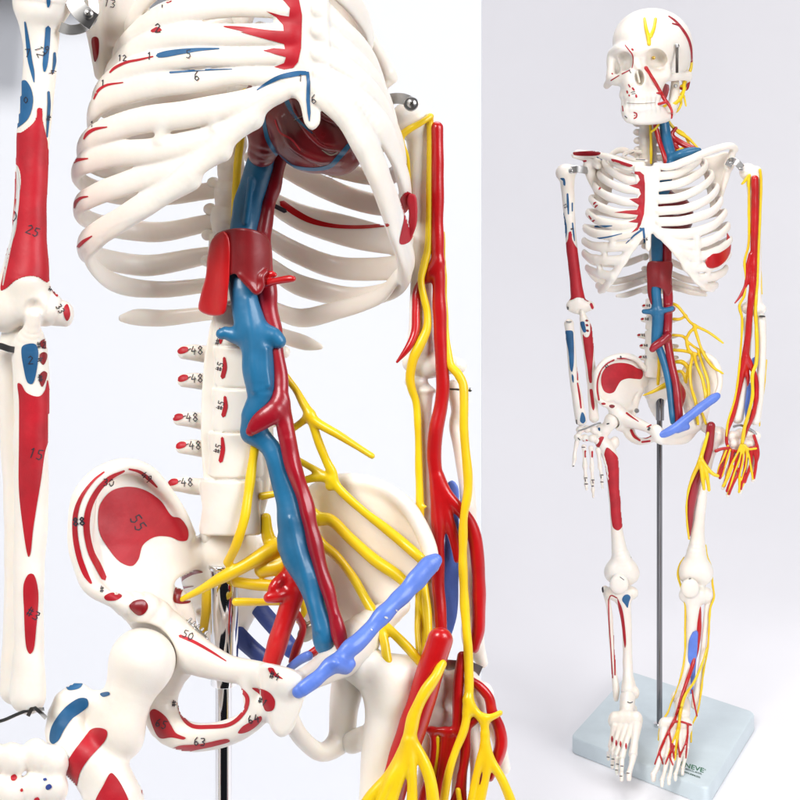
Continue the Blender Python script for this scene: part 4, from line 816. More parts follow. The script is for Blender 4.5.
for i, (a, b) in enumerate(ly):
    lab = 'vertebra|l%d' % i; w = 9.5 + i * .4; cx = 655
    P += [PL([(cx-w,a+.3),(cx-w+1,(a+b)/2),(cx-w,b-.3),(cx+w,b-.3),(cx+w-1,(a+b)/2),(cx+w,a+.3)], lambda x, y: 22 + 0*x, (lambda x, y, cx=cx, w=w: 1.5 + .72*np.sqrt(np.maximum(w*w-(x-cx)**2, 0))), lab, .8, 1)]
    tx, ty = tp2[i]
    P += [C([(650,ty+1.5,28,3.6),(tx+4,ty+1,26,2.8),(tx+.5,ty+.6,25,2.3)], lab, 2), C([(662,ty+1.5,28,3.6),(674,ty+1,28,2.6),(677,ty+.6,28,2)], lab, 2), C([(655,ty+4,34,4),(655,ty+9,48,2.6)], lab, 2)]
    vm[lab] = [PA('r', [(tx-1.6,ty+.3),(tx-.2,ty-1),(tx+1.8,ty-.9),(tx+1.8,ty+.5),(tx,ty+1.3)])] + TX('48', tx + 3, ty, 2.6, .3)
fb(P, .6, marks=vm)

# ---- rib cage
RC2 = (656, 2)
def rb(pts, i, s=1.5):
    pts = [(a, b, c, r * (1.12 if c < 8 else 1.0)) for a, b, c, r in pts]
    return C(pts, 'rib|%d' % i, 1.5, axis=RC2, s=s)
P = [PL([(634,165),(650,166.5),(660,164.5),(659.5,180),(658,200),(658,225),(655.5,231),(651,234),(651,246),(648.5,252),(645.5,249),(645,236),(638,231),(636,212),(637,190),(635,176)], lambda x, y: -38 - .03*(y-165) + .006*(x-650)**2, 2.6, 'sternum', 3, 2)]
Lr = [ # viewer's left, front -> side -> back
 [(640,168,-36,3.6),(625,167,-30,3.4),(612,161,-14,3.2),(611,155,4,3),(624,150,24,3),(646,160,32,3)],
 [(642,181,-38,4),(627,180,-33,3.8),(612,172,-20,3.6),(604,163,0,3.4),(610,158,22,3.2),(630,162,36,3.2),(646,171,34,3)],
 [(636,190,-39,4.2),(626,189,-35,4),(608,182,-22,3.8),(599,174,0,3.5),(606,170,26,3.2),(628,174,40,3.2),(646,182,34,3)],
 [(636,202,-40,4.2),(624,201.5,-36,4.1),(605,195,-23,4),(595,186,0,3.6),(603,184,28,3.3),(626,188,42,3.2),(646,193,34,3)],
 [(636,213,-40,4),(622,213.5,-37,4.2),(602,208,-24,4),(591,199,0,3.6),(600,198,29,3.3),(626,202,43,3.2),(646,204,34,3)],
 [(636,223,-41,4),(620,225,-38,4.4),(599,221,-25,4.2),(588,213,0,3.7),(597,212,30,3.3),(626,216,43,3.2),(646,215,34,3)],
 [(636,231,-41,4.2),(620,235,-38,4.8),(597,234,-26,4.2),(585,228,0,3.7),(594,228,30,3.3),(626,230,43,3.2),(646,227,34,3)],
 [(632,245,-40,4.5),(612,247,-33,4.6),(594,246,-20,4),(584,241,2,3.7),(593,245,30,3.3),(625,246,42,3.4),(646,240,34,3)],
 [(622,260,-36,4.5),(605,260,-28,4.2),(591,258,-14,3.8),(584,253,4,3.6),(594,262,30,3.4),(622,264,41,3.6),(646,256,34,3)],
 [(612,276,-30,4.2),(600,274,-20,4),(590,270,-6,3.6),(587,268,8,3.5),(600,281,30,3.5),(624,280,39,3.6),(648,272,34,3)],
 [(604,289,-14,3.2),(598,286,-4,3.2),(600,287,14,3.2),(616,289,30,3.2),(634,284,36,3.2),(648,279,33,3)],
 [(617,296,26,1.5),(626,295,30,2.8),(638,291,34,3),(650,287,32,2.8)]]
Rr = [
 [(660,176,-37,4),(676,174,-32,3.8),(692,166,-18,3.4),(700,158,2,3.2),(692,152,24,3),(664,160,32,3)],
 [(660,187,-38,4.1),(678,184,-34,4),(697,175,-20,3.7),(706,165,2,3.4),(698,160,26,3.2),(664,171,34,3)],
 [(660,199.5,-39,4.2),(680,197,-35,4.1),(702,187,-22,3.9),(712,176,2,3.5),(704,172,30,3.2),(680,178,42,3.2),(664,182,34,3)],
 [(660,211,-40,4),(684,209,-36,4.1),(707,200,-23,4),(717,188,2,3.6),(708,186,30,3.3),(682,192,43,3.2),(664,193,34,3)],
 [(660,222,-41,4.2),(686,220,-37,4.3),(711,212,-24,4.1),(721,200,2,3.7),(711,200,31,3.3),(684,206,43,3.2),(664,204,34,3)],
 [(660,233,-41,4.6),(686,234,-37,4.8),(712,226,-24,4.3),(725,213,2,3.8),(715,214,31,3.3),(686,220,43,3.2),(664,215,34,3)],
 [(668,239,-40,4.4),(690,245,-34,4.6),(715,238,-22,4.2),(728,226,2,3.8),(717,228,31,3.3),(688,236,43,3.3),(664,228,34,3)],
 [(680,252,-38,4.8),(700,256,-29,4.8),(718,250,-17,4.2),(730,240,4,3.7),(718,244,31,3.3),(688,252,43,3.4),(664,242,34,3)],
 [(688,266,-34,4.8),(706,267,-24,4.6),(721,262,-10,4.2),(729,254,6,3.7),(718,262,31,3.3),(688,268,42,3.5),(664,258,34,3)],
 [(697,278,-26,4.4),(711,277,-15,4.2),(722,273,-2,3.8),(726,268,12,3.5),(712,280,30,3.3),(688,280,39,3.4),(666,271,34,3)],
 [(703,286,-16,3.4),(714,286,-4,3.4),(716,285,12,3),(700,290,30,3.2),(684,286,36,3.2),(666,279,33,3)],
 [(706,295,24,1.6),(694,293,30,2.8),(678,289,34,2.8),(664,285,33,2.6)]]
for i, r in enumerate(Lr): P.append(rb(r, i))
for i, r in enumerate(Rr): P.append(rb(r, 20 + i))
P += [C([(643,233,-41,4),(634,243,-40,4.4),(625,257,-37,4.6),(616,272,-31,4.6),(607,285,-22,4.2),(600,291,-10,3.2)], 'costal_cartilage', 3, axis=RC2, s=1.5), C([(657,231,-41,4),(668,241,-40,4.6),(680,255,-38,5),(690,270,-32,5),(702,284,-20,4.4),(712,289,-6,3.2)], 'costal_cartilage|2', 3, axis=RC2, s=1.5),
      C([(613,236,-36,2.6),(612,246,-34,2.6)], 'costal_cartilage', 3), C([(604,248,-26,2.8),(606,262,-27,2.8)], 'costal_cartilage', 3), C([(597,258,-20,2.6),(601,272,-20,2.6)], 'costal_cartilage', 3), C([(697,238,-34,3),(697,262,-30,3)], 'costal_cartilage|2', 3), C([(708,256,-24,3),(708,272,-20,3)], 'costal_cartilage|2', 3)]
red = PA('r', [(631,173),(634,171.5),(640,171.5),(644,175),(645,184),(645,200),(644,214),(641,224),(638,230),(631,233),(637,227),(638,223),(628,222),(636,219),(638,215),(626,213.5),(614,212.5),(626,210.5),(637,210),(639,205),(629,199),(638,198),(641,194),(639,189),(629,185.5),(637,184),(640,180),(638,175)], sm=False)
bean = PA('r', [(705,262),(708,256),(714,253),(721,251),(725,246),(728,237),(727,232),(730,236),(730,249),(727,258),(722,264),(713,268),(707,267)])
rm2 = {'sternum': [red]}
fu = [ST('u', [(640,228.5,1),(643.5,229,1.2),(644.3,238,1.1),(645,251,.6)], sm=False), ST('u', [(626,243.5,.4),(634,235.5,.9),(643.5,228.5,1.2)], sm=False)]
rm2['sternum'] += fu + TX('6', 646, 239, 3, .35); rm2['rib|5'] = [ST('u', [(595,226.5,1),(603,226.5,1.2),(612,225.8,.4)]), ST('r', [(589,216,.7),(591,219,.8)])]
rm2['rib|6'] = [ST('u', [(597.5,238.5,.8),(608,237,.7),(622,233.5,.4)])] + TX('6', 603, 241, 3, .35)
for lab, x, y in (('rib|3', 600, 188), ('rib|4', 596, 206), ('rib|5', 593, 221), ('rib|4', 594.5, 203)): rm2.setdefault(lab, []).append(ST('r', [(x-1,y+1.5,.6),(x,y,1),(x+1.6,y-.8,.5)]))
fb(P, .62, marks=rm2)
fb([PL([(705,262),(707,257),(713,253.5),(720,251.5),(724.5,246),(726.5,238),(727,232),(730,237),(731,249),(728,258),(722,264.5),(713,268.5),(707,267)], lambda x, y: -27 + .034*(x-702)**2, 2.6, 'muscle_patch', .6, 1)], .5, {'muscle_patch': 'a'})
# ---- shoulder girdle
P = [C([(656,166,-34,3.6),(668,167,-36,3.8),(684,162,-33,4),(700,155,-24,3.8),(716,149,-12,3.8),(731,146,0,3.6),(735,149,6,3.4)], 'collar_bone|l', 2), C([(642,165,-34,3.6),(632,165,-35,3.6),(618,160,-30,3.4),(604,156,-18,3.4),(590,154,-4,3.6),(578,153,6,3.6)], 'collar_bone|r', 2),
     PL([(700,160),(714,155),(728,152),(733,160),(727,174),(722,190),(717,210),(713,216),(708,196),(704,176)], lambda x, y: 20 + .25*(720-x), 2, 'shoulder_blade|l', 3, 1.5), C([(733,150,6,3.6),(731,158,8,4),(729,166,10,5)], 'shoulder_blade|l', 3), C([(729,166,10,4),(724,186,16,2.6),(716,212,24,2.4)], 'shoulder_blade|l', 3),
     PL([(584,160),(600,158),(612,162),(612,190),(606,206),(598,196),(592,178)], lambda x, y: 8 + .2*(x-590), 2, 'shoulder_blade|r', 3, 1.5), C([(574.5,155.5,4,3.2),(586,157.5,5,4.4),(600,161,6,5),(610,165,8,4)], 'shoulder_blade|r', 3), C([(589,166,2,6.5),(592,178,4,5),(597,192,8,3.4),(602,208,12,2.6)], 'shoulder_blade|r', 3), C([(592,160,2,4),(598,166,-8,3.4)], 'shoulder_blade|r', 3)]
gm = {'shoulder_blade|r': [PA('r', [(573,152.5),(577,151.8),(600,151.8),(600.5,154),(597,155.5),(577,155.6),(573.5,154.6)]), ST('r', [(582,161.5,1),(586,161,1)]), ST('r', [(598,189,.9),(600,191,1),(599.5,194,.4)]), ST('k', [(595,150.5,.3),(600,149.8,.3)]), ST('u', [(597,157,.5),(605,161.5,.5)])],
      'collar_bone|r': [PA('r', [(573,152.5),(577,151.8),(600,151.8),(600.5,154),(597,155.5),(577,155.6),(573.5,154.6)]), PA('r', [(611,159),(616,159.6),(624,162),(633,165.5),(630,167),(622,164.8),(612,161)])]}
fb(P, .62, marks=gm)
strap(FS, [(571,170,-5),(577,169,-6),(582,169.5,-5),(588,171,-2)], 3.6, .9, 'shoulder_bracket', far, STL); screw(FS, 571, 171, -8, 2.6, far)
strap(FS, [(728,166,0),(731,161,-2),(736,162,-6),(742,168,-8)], 3.4, 1, 'shoulder_bracket', far, STL); screw(FS, 741, 169, -10, 2.2, far); screw(FS, 731, 163, -6, 2, far)
# first ribs' upper arch and scribbled edge at the neck
P = [C([(646,161,-18,2.4),(634,160,-20,2.4),(624,157,-8,2.4),(628,152,4,2.2),(642,152,14,2.2)], 'upper_rib', 2)]
fb(P, .6, marks={'upper_rib': [ST('k', [(625,156,.3),(634,152,.3)]), ST('k', [(636,159.5,.3),(645,160,.3)])]})

# ---- right arm (viewer's left)
P = [E((564,173,0), (8.6,8.5,8.5), 'humerus|r', 3), E((572,170,0), (6,5,6), 'humerus|r', 3), C([(567,172,0,8),(567.5,186,0,7),(568.5,202,0,6.2),(570,225,0,5.6),(572,250,0,5.6),(575,275,0,5.8),(577,292,0,6.6),(578,302,0,7.5)], 'humerus|r', 3), C([(572,306,0,6),(580,308,0,6.5),(588,306,0,5.4)], 'humerus|r', 4), E((592,306,0), (2.6,3.6,3), 'humerus|r', 2), E((581,313,-6), (3.4,3.8,3), 'humerus|r', 2, sub=True),
     C([(582,312,-5,2.2),(583.5,318,-4,4),(586,328,-1,6),(588,345,0,5.6),(590,365,0,5.2),(592,385,0,5),(593,405,0,4.8),(594,418,0,5)], 'ulna|r', 2), C([(569,324,-1,5),(569.5,330,-1,4.6),(571,345,-1,4.5),(573,370,-1,4.6),(576,390,-1,5),(579,408,-2,5.6),(581,420,-2,6)], 'radius|r', 2)]
am2 = {'humerus|r': [PA('r', [(569,232),(571,231.5),(572.5,240),(577,248),(590,260),(590,300),(582,298),(577,297.5),(571,300),(560,300),(560,246),(566,243),(568,239)], True), PA('u', [(563,221),(565,220.5),(566.5,224),(566.5,236),(564.5,240),(562.5,234)]), PA('u', [(560,178.5),(564,178),(565.5,182),(565,186),(563.5,185),(563,181)]), ST('u', [(561,194,.5),(562,208,.7),(565.5,221,.4)]), ST('u', [(567.5,194,.9),(568,204,1.1),(568.5,214,.6)]), ST('u', [(572.3,203,.7),(572.3,211,.6)]), ST('u', [(572.5,223,.7),(573.5,233,.8),(574.5,241,.4)]), ST('r', [(591,304,1.4),(592.5,308,1.4)]), ST('r', [(584.5,299,.8),(588,301,.8)])] + TX('12', 564.5, 204, 3, .35, 60) + TX('#', 572, 228, 3, .3, 80) + TX('#', 567, 308, 3, .3),
       'ulna|r': [PA('r', [(583,334),(585,337),(588,337),(590,333),(590.5,322),(592,322),(594,335),(593.5,350),(592,372),(591.5,383),(590,383),(587,365),(584.5,350)]), PA('u', [(580.5,322),(584,321.5),(585,325),(586,332),(584,332.5),(581.5,328)]), PA('r', [(590,389),(592,389),(593.5,396),(594.5,408),(593.5,410.5),(592,408),(590.5,398)]), ST('d', [(586,320.5,1),(587.5,320.8,1)]), ST('d', [(586.5,325,1.2),(587.5,325.5,1.2)]), ST('d', [(587,330.5,1.2),(588,331,1.2)])],
       'radius|r': [PA('u', [(565.5,331),(568,330.5),(572.5,331),(573.5,338),(574,352),(573.5,366),(572,372),(570.5,370),(568.5,352)]), ST('r', [(577.2,361,.4),(577.6,380,.6)]), ST('r', [(577.5,383,.7),(579.5,395,1),(581,408,.8)]), PA('u', [(580,420),(582,412),(583.5,413),(585.5,421),(583,423.5),(580.5,422)]), PA('u', [(572,374),(573.5,376),(573.5,383),(572,380)]), ST('k', [(576.5,420,.5),(577,426,.5)])]}
fb(P, .6, marks=am2)
strap(FS, [(578,431,-8),(588,427.5,-8),(596,424,-8),(601,423,-6)], .9, .6, 'wrist_wire', far, STL); simple('elbow_pin', lathe([(FS.u*2.6,0),(FS.u*3,-.001),(FS.u*2,-.002)], FS.p(569,321,-6), 'Z', 20), far, STL)
P = [E((x, y, -2 + (i % 2)), (4.2,4,4.5), 'wrist_bones|r', 1.5) for i, (x, y) in enumerate([(580,430),(587,429),(594,430),(599,434),(578,437),(585,438),(592,438.5),(598,441)])]
fing = [((584,446),(585,466),(585.5,477),(586,484),(586.5,490)), ((591,447),(592,468),(592.5,482),(593,490),(593.3,497.5)), ((598,449),(600,467),(601.5,475),(602,482),(602.5,488.5)), ((603,450),(606,462),(608,470),(608.5,476),(609,481))]
for f in fing:
    for j in range(4):
        a, b = f[j], f[j + 1]; P += [C([(a[0], a[1] + .8, -3, 2.6 - j*.25), ((a[0]+b[0])/2, (a[1]+b[1])/2, -4, 1.8 - j*.2), (b[0], b[1] - .8, -3, 2.5 - j*.35)], 'hand_bones|r', 1)]
P += [C([(577,442,-3,2.4),(575,452,-5,1.9),(574.6,458,-6,2.2)], 'hand_bones|r', 1), C([(574.5,459.5,-6,2),(573,466,-7,1.3)], 'hand_bones|r', 1)]
hm2 = {'hand_bones|r': [ST('r', [(585.3,451,.9),(585.3,457,.8)]), ST('r', [(592.2,451.5,.9),(592.2,457,.8)])] + [ST('k', [(x-1.4,y,.45),(x+1.4,y,.45)]) for x, y in ((586,478),(593,480),(602,475),(586.2,484),(593,486),(602,482),(574.5,466))] + [ST('k', [(x-1,y-1,.4),(x-.8,y+1.4,.4)]) for x, y in ((586.3,480),(593.8,482),(602,477))], 'wrist_bones|r': [ST('k', [(579,448-.6,.4),(585,448-.8,.4)]), ST('r', [(582,443,.6),(583.5,441,.6)]), ST('r', [(586,440,.6),(587.5,440.5,.6)]), ST('r', [(593,443,.6),(594,444,.6)]), ST('k', [(578,438,.5),(580,440,.5)])]}
fb(P, .55, marks=hm2)
# ---- far pelvis
P = [C([(656,380,42,13),(656,394,54,11),(657,408,62,7),(658,418,62,3)], 'sacrum', 3, flat=(0,0,1), s=1.6), C([(647,378,36,7),(650,394,48,6)], 'sacrum', 3), C([(668,378,36,7),(664,394,50,6)], 'sacrum', 3),
     PL([(595,392),(594.5,380),(598,370),(605,361.5),(614,357),(625,355.5),(636,359),(643,367),(648,376),(648,386),(640,390),(634,396),(632,404),(634,412),(626,418),(616,412),(611,407),(603,405),(597,400)], lambda x, y: -10 + .5*(x-597) + .012*(x-614)**2, lambda x, y: 1.8 + np.clip((y-385)*.09, 0, 2.4), 'hip_bone|r', 3, 1.5),
     C([(646,370,18,2.6),(636,359,6,2.8),(625,356,-4,3.2),(614,357.5,-9,3.4),(604,363,-12,3.5),(597.5,372,-13,3.5),(596,384,-11,3.2),(597,396,-12,3),(603,403,-13,3.4),(612,406,-8,3.4)], 'hip_bone|r', 2.5),
     C([(612,406,-6,5),(618,414,-2,8.5),(622,422,2,9.5)], 'hip_bone|r', 4), C([(622,418,-2,8),(636,423,-12,6),(648,428,-22,4.8),(658,433,-28,5.5)], 'hip_bone|r', 3), C([(656,430,-28,5.5),(658,438,-27,5)], 'hip_bone|r', 3), C([(628,424,4,7),(630,434,2,5.4),(637,440.5,-4,4),(646,441,-14,3.6),(654,438,-23,4)], 'hip_bone|r', 3), C([(640,390,22,4),(636,400,18,4),(630,414,10,6)], 'hip_bone|r', 3),
     PL([(682,380),(686,368),(694,359),(705,356),(714,361),(719,372),(720,384),(718,393),(712,401),(704,410),(694,420),(686,410),(682,395)], lambda x, y: 26 - .5*(x-684) + .008*(x-698)**2, 2, 'hip_bone|l', 3, 1.5),
     C([(682,378,26,2.8),(687,366,20,3),(695,358.5,14,3.1),(705,355.5,6,3.2),(714,361,0,3.2),(719,372,-4,3.2),(720,384,-6,3),(717,395,-8,3)], 'hip_bone|l', 2.5), C([(706,408,-2,4),(700,416,0,8),(696,422,2,9)], 'hip_bone|l', 4),
     C([(694,424,0,8),(680,431,-12,6),(668,434,-22,5),(660,436,-28,6)], 'hip_bone|l', 3), C([(692,430,6,6),(686,438,0,5),(674,441,-12,4),(662,440,-24,5)], 'hip_bone|l', 3), C([(680,378,36,7),(684,392,26,5),(690,410,12,6)], 'hip_bone|l', 3), E((614,420,-2), (8,8,8), 'hip_bone|r', 1, sub=True)]
pm2 = {'hip_bone|r': [PA('r', [(601,382),(602,374),(606,367.5),(614,363.5),(624,363),(632,365),(637,368),(642,370),(643,375),(641,379),(636,379),(628,378.5),(621,381),(617,387),(614,392),(609,393.5),(604,391)]), ST('r', [(599,400,.9),(597.3,390,.9),(597.8,380,.8),(601,371,.8),(607,364,.9),(614,360,.8)]), ST('r', [(617,358.6,.5),(624,358.6,.8),(631,360,.5)]), PA('r', [(601,403.5),(604,402.5),(606,404),(603,405)]), PA('d', [(609,405.5),(612,404.5),(615,406),(613,408.2),(610,407.5)]), ST('r', [(626.5,413,1),(631,416.5,.9),(638.5,421.5,.4)]), ST('r', [(631,430,1.3),(634,436,1.5),(640,440.5,1)]), ST('r', [(636,431,.6),(640,436,.7),(646,438,.7),(651,436,.6)]), ST('r', [(647,427,.6),(651,425,.8)]), ST('r', [(642,442,1),(650,441,1)])] + TX('#', 648, 428, 4, .4, 30) + TX('#3', 605, 367, 2.5, .3, -30) + TX('#', 620, 357, 2.5, .3)}
fb(P, .62, marks=pm2)
simple('hip_wing_nut', lathe([(FS.u*2,0),(FS.u*2.4,.001),(FS.u*1.4,.003),(FS.u*2.2,.0045),(FS.u*1.8,.006)], FS.p(637,411,-6), 'Y', 9), far, STL, smooth=False)
# ---- legs
P = [E((612,420,-2), (7.6,7.6,7.6), 'femur|r', 2), C([(612,422,-2,5.5),(605,430,0,6)], 'femur|r', 4), C([(600,429,2,4.6),(599,437,2,6),(605,446,1,8),(611,460,0,7.4),(613,480,0,6.2),(615,505,-1,5.9),(617,530,-2,6),(619,548,-2,7.6),(621.5,560,-2,10),(622,570,-1,11)], 'femur|r', 4), E((615,442,6), (4.5,6,5), 'femur|r', 5), E((614,572,0), (10,11.5,12), 'femur|r', 7), E((630,573,0), (9.5,11.5,12), 'femur|r', 7),
     E((619,584,-13), (9.5,10,5), 'patella|r', 1),
     C([(611,593,0,6.5),(622,594,0,8.5),(632,593,0,6.5)], 'tibia|r', 4), C([(623,598,0,8),(625.5,612,-1,6),(627,630,-3,5),(627.5,655,-7,4.8),(628,675,-12,5.5),(629,690,-16,8)], 'tibia|r', 4), E((636,693,-18), (3.6,6,4.5), 'tibia|r', 3),
     C([(605,589,4,3.6),(607,598,4,2.8),(610,615,2,2.6),(611.5,640,-2,2.6),(613.5,665,-6,2.6),(616,690,-12,3.4),(616,699,-13,2.6)], 'fibula|r', 2),
     E((721,436,4), (6.5,9,7), 'femur|l', 4), C([(698,420,2,7),(708,428,2,6)], 'femur|l', 4), C([(716,434,4,7),(710,446,4,8.5),(706,460,3,7.5),(703,478,2,6.4),(701,500,0,6),(698.5,525,-1,6.2),(697,545,-2,8.4),(696,558,-2,11),(696,570,-1,12)], 'femur|l', 4), E((687.5,572,0), (9,12,12), 'femur|l', 7), E((704,573,0), (9.5,12,12), 'femur|l', 7),
     E((690,588,-13), (9.2,9.6,5), 'patella|l', 1),
     C([(686,595,0,7.5),(695,595,0,10.5),(705,595,0,8)], 'tibia|l', 4), C([(693,603,0,8),(692,616,-1,6.4),(691.5,635,-3,5.6),(690,655,-7,5.4),(687,675,-12,5.6),(683,692,-16,8)], 'tibia|l', 4), E((675,697,-18), (4,6,5), 'tibia|l', 3),
     C([(709,599,4,4),(707.5,608,4,3.2),(705.5,625,2,3),(703,650,-3,3),(699,678,-8,3),(695.5,698,-13,4),(694,706,-14,3)], 'fibula|l', 2)]
lm = {'femur|r': [PA('r', [(604,456),(607,447.5),(611,450),(618,458),(619.5,475),(620.5,500),(622.5,520),(622,527),(618,530.5),(613.5,528),(611.5,520),(610,500),(607.5,480)]), PA('u', [(593,436),(594,432),(597,428.5),(600,427.5),(600,431),(597,434),(595,437.5)]), PA('r', [(595,445),(597,441),(601,436.5),(604,437),(602,442),(599,447.5),(597,448)]), ST('k', [(631,557,.5),(636,561,.8)]), ST('k', [(607,424,.6),(609,423.5,.6)])], 'patella|r': [ST('k', [(620,577,.35),(624,580,.35)])], 'patella|l': [ST('k', [(689,579,.5),(691,578.5,.5)])],
      'tibia|r': [PA('u', [(622,600),(624,595.5),(628,594.5),(630.5,597),(629,602),(627.5,608),(625,604.5)]), PA('r', [(617.5,598),(619,601),(622,608),(624.5,622),(626,645),(625,648),(623.5,640),(621,620),(618.5,608)]), ST('r', [(608.5,600,.5),(611,595.5,.6),(617,598,.6)])],
      'fibula|r': [ST('r', [(608.5,600,.6),(609,620,.6),(611,650,.5),(612.5,678,.7)]), ST('r', [(613.5,620,.4),(614.5,648,.8),(615,675,.7)]), ST('k', [(602.5,587,.8),(603,592,.8)])]}
fb(P, .62, marks=lm)
# ---- feet
def foot(cx, toes, ank, side, lab):
    P = [C([(ank[0], ank[1]-3, -18, 8), (ank[0]-side*1, ank[1]+8, -28, 7.5)], 'ankle_bones|'+lab, 3), C([(ank[0]+side*2, ank[1]+10, -10, 7.5), (ank[0]+side*2, ank[1]+20, 4, 8), (ank[0]+side*2, ank[1]+27, 8, 7)], 'ankle_bones|'+lab, 4)]
    for i, t in enumerate([-1, -.4, .3, 1]): P.append(E((cx + t * 11, ank[1] + 19 + abs(t), -36 + abs(t) * 2), (6.5, 9, 6.5), 'ankle_bones|'+lab, 3))
    for i, (mx, my, tx, ty) in enumerate(toes):
        bx = cx + (i - 2) * 5.6; by = ank[1] + 26
        zt = (1392*.72/(ty-150) - 1.68)/FS.u - 4; zm = (zt - 38) / 2 - 3
        big = 1.35 if (i == 4) == (side > 0) and i in (0, 4) and ((side > 0 and i == 4) or (side < 0 and i == 0)) else 1
        P += [C([(bx, by, -38, 4*big), ((bx+mx)/2, (by+my)/2, (zm-38)/2, 2.9*big), (mx, my, zm, 3.4*big)], 'foot_bones|'+lab, 1.2), C([(mx, my + 3, zm - 4, 2.7*big), ((mx+tx)/2, (my+ty)/2, (zm+zt)/2, 2*big), (tx, ty - 7, zt + 3, 2.3*big)], 'foot_bones|'+lab, 1.2), C([(tx, ty - 4.5, zt + 1, 2*big), (tx, ty - 1, zt, 1.7*big)], 'foot_bones|'+lab, 1)]
    return P
tr = [(611,746,608.5,760),(613.5,751,612.5,768),(617,755,617,775),(622,757,621.5,781),(633,754,629,780)]
tl = [(661,754,653.5,781),(667,757,662,787),(673,756,669,785),(680,753,675.5,781),(686,748,682.5,775)]
P = foot(625.5, tr, (628, 700), 1, 'r') + foot(675.5, tl, (682, 706), -1, 'l')
ftm = {'foot_bones|r': [PA('r', [(x-1,y),(x,y-3.4),(x+1.1,y),(x,y+3.6)]) for x, y in ((612,739),(616.2,743),(620.5,744),(626,746))] + [ST('k', [(x-1.2,y,.4),(x+1.2,y+.3,.4)]) for x, y in ((608,757),(612,765),(616.5,770),(621,776),(628,773),(613,759),(617.5,764),(622,766))], 'ankle_bones|r': [ST('k', [(627.5,702,.4),(630,703,.4),(632.5,702,.4)])]}
fb(P, .6, marks=ftm); FT = SURF[-1]

# ---- far organs and vessels
P = [E((672,216,-8), (22,22,17), 'heart', 4), E((662,205,-4), (16,18,15), 'heart', 4), C([(664,196,0,8),(662,180,2,7),(666,168,4,6)], 'heart', 3)]
fb(P, .8, {'heart': 'h'})
P = [C([(664,122,4,5),(666,136,2,5.4),(669,150,-4,5.8),(672,160,-8,5.5),(666,180,-12,6),(662,200,-10,6)], 'neck_vein', 2), C([(672,158,-10,4.5),(682,154,-14,4.6),(692,151,-14,4.2),(699,150,-14,2.6)], 'neck_vein', 2)]
fb(P, .6, {'neck_vein': 'v'})
P = [C([(655,124,0,2.4),(659,140,-2,2.6),(665,157,-8,2.8),(668,168,-8,3.4)], 'neck_artery', 2), C([(667,132,6,2),(674,138,6,2.6),(683,144,4,3),(692,148,0,3),(698,150,-2,2)], 'neck_artery', 2), C([(676,128,6,1.6),(672,134,6,2),(675,146,6,2.4),(672,154,4,3)], 'neck_artery', 2), C([(670,142,6,1.4),(678,148,4,1.6)], 'neck_artery', 2)]
fb(P, .6, {'neck_artery': 'a'})
P = [C([(660,122,-2,1.2),(656,128,-4,1.4),(651,132,-4,1.4)], 'neck_nerve', 1.5), C([(650,120,4,1.6),(651,140,4,1.6),(651,163,4,1.6)], 'neck_nerve', 1.5), C([(668,120,8,1.2),(672,126,8,1.5),(678,132,8,1.6),(688,138,6,1.6),(694,144,4,1.4),(698,148,2,1.2)], 'neck_nerve', 1.5), C([(674,128,8,1.2),(684,134,10,1.4),(690,146,8,1.4)], 'neck_nerve', 1.5), C([(677,150,4,1.2),(684,148,4,1.4)], 'neck_nerve', 1.5)]
fb(P, .6, {'neck_nerve': 'y'})
P = [C([(657,232,-2,5.8),(657,250,-2,5.8),(657,275,-2,5.6),(656,292,-2,5),(657,305,-2,5.6),(658,318,-2,6),(657,332,-2,5.6),(656,344,-2,5)], 'vena_cava', 2), C([(657,311,-3,3.6),(649,311.5,-3,2.8),(644,311.5,-3,2.4)], 'vena_cava', 3), C([(658,311,-4,3),(668,309.5,-6,2.6),(672,308.5,-6,2.6)], 'vena_cava', 3),
     C([(658,345,-1,4),(662,356,-2,4),(666,370,-4,3.8),(669,385,-6,3.6),(671,402,-9,3.4),(672.5,418,-12,3.2),(673,422,-12,3)], 'vena_cava', 2)]
fb(P, .6, {'vena_cava': 'v'})
P = [C([(667,232,2,4.8),(667,250,2,4.8),(667,275,1,4.8),(668,300,1,5),(668,320,0,4.6),(667.5,338,-1,4.6),(669,350,-3,4.2),(672,366,-5,4),(676,384,-8,4),(678,402,-11,4.2),(679,418,-13,4),(678,422,-13,3)], 'aorta', 2), C([(668,309,-3,4),(672.5,309,-4,3)], 'aorta', 2), C([(668,336,-5,4),(661,342,-8,4),(654,347,-8,4),(652.5,349,-8,3.4)], 'aorta', 2), C([(676,384,-2,5),(681,394,-2,5),(679,406,-4,4)], 'aorta', 3)]
fb(P, .6, {'aorta': 'c'})
P = [PL([(648,262),(660,261.5),(672,262),(672,275),(671,284),(672.5,286),(670,294),(667,296),(663,290),(657,287),(652,287),(652,306),(648,296),(647,280)], lambda x, y: -7.5 + .035*(x-660)**2, 1.6, 'liver_cuff', 1, 1)]
fb(P, .55, {'liver_cuff': 'd'})
def y(*p, lab='lumbar_nerves'): return C(list(p), lab, 1.6)
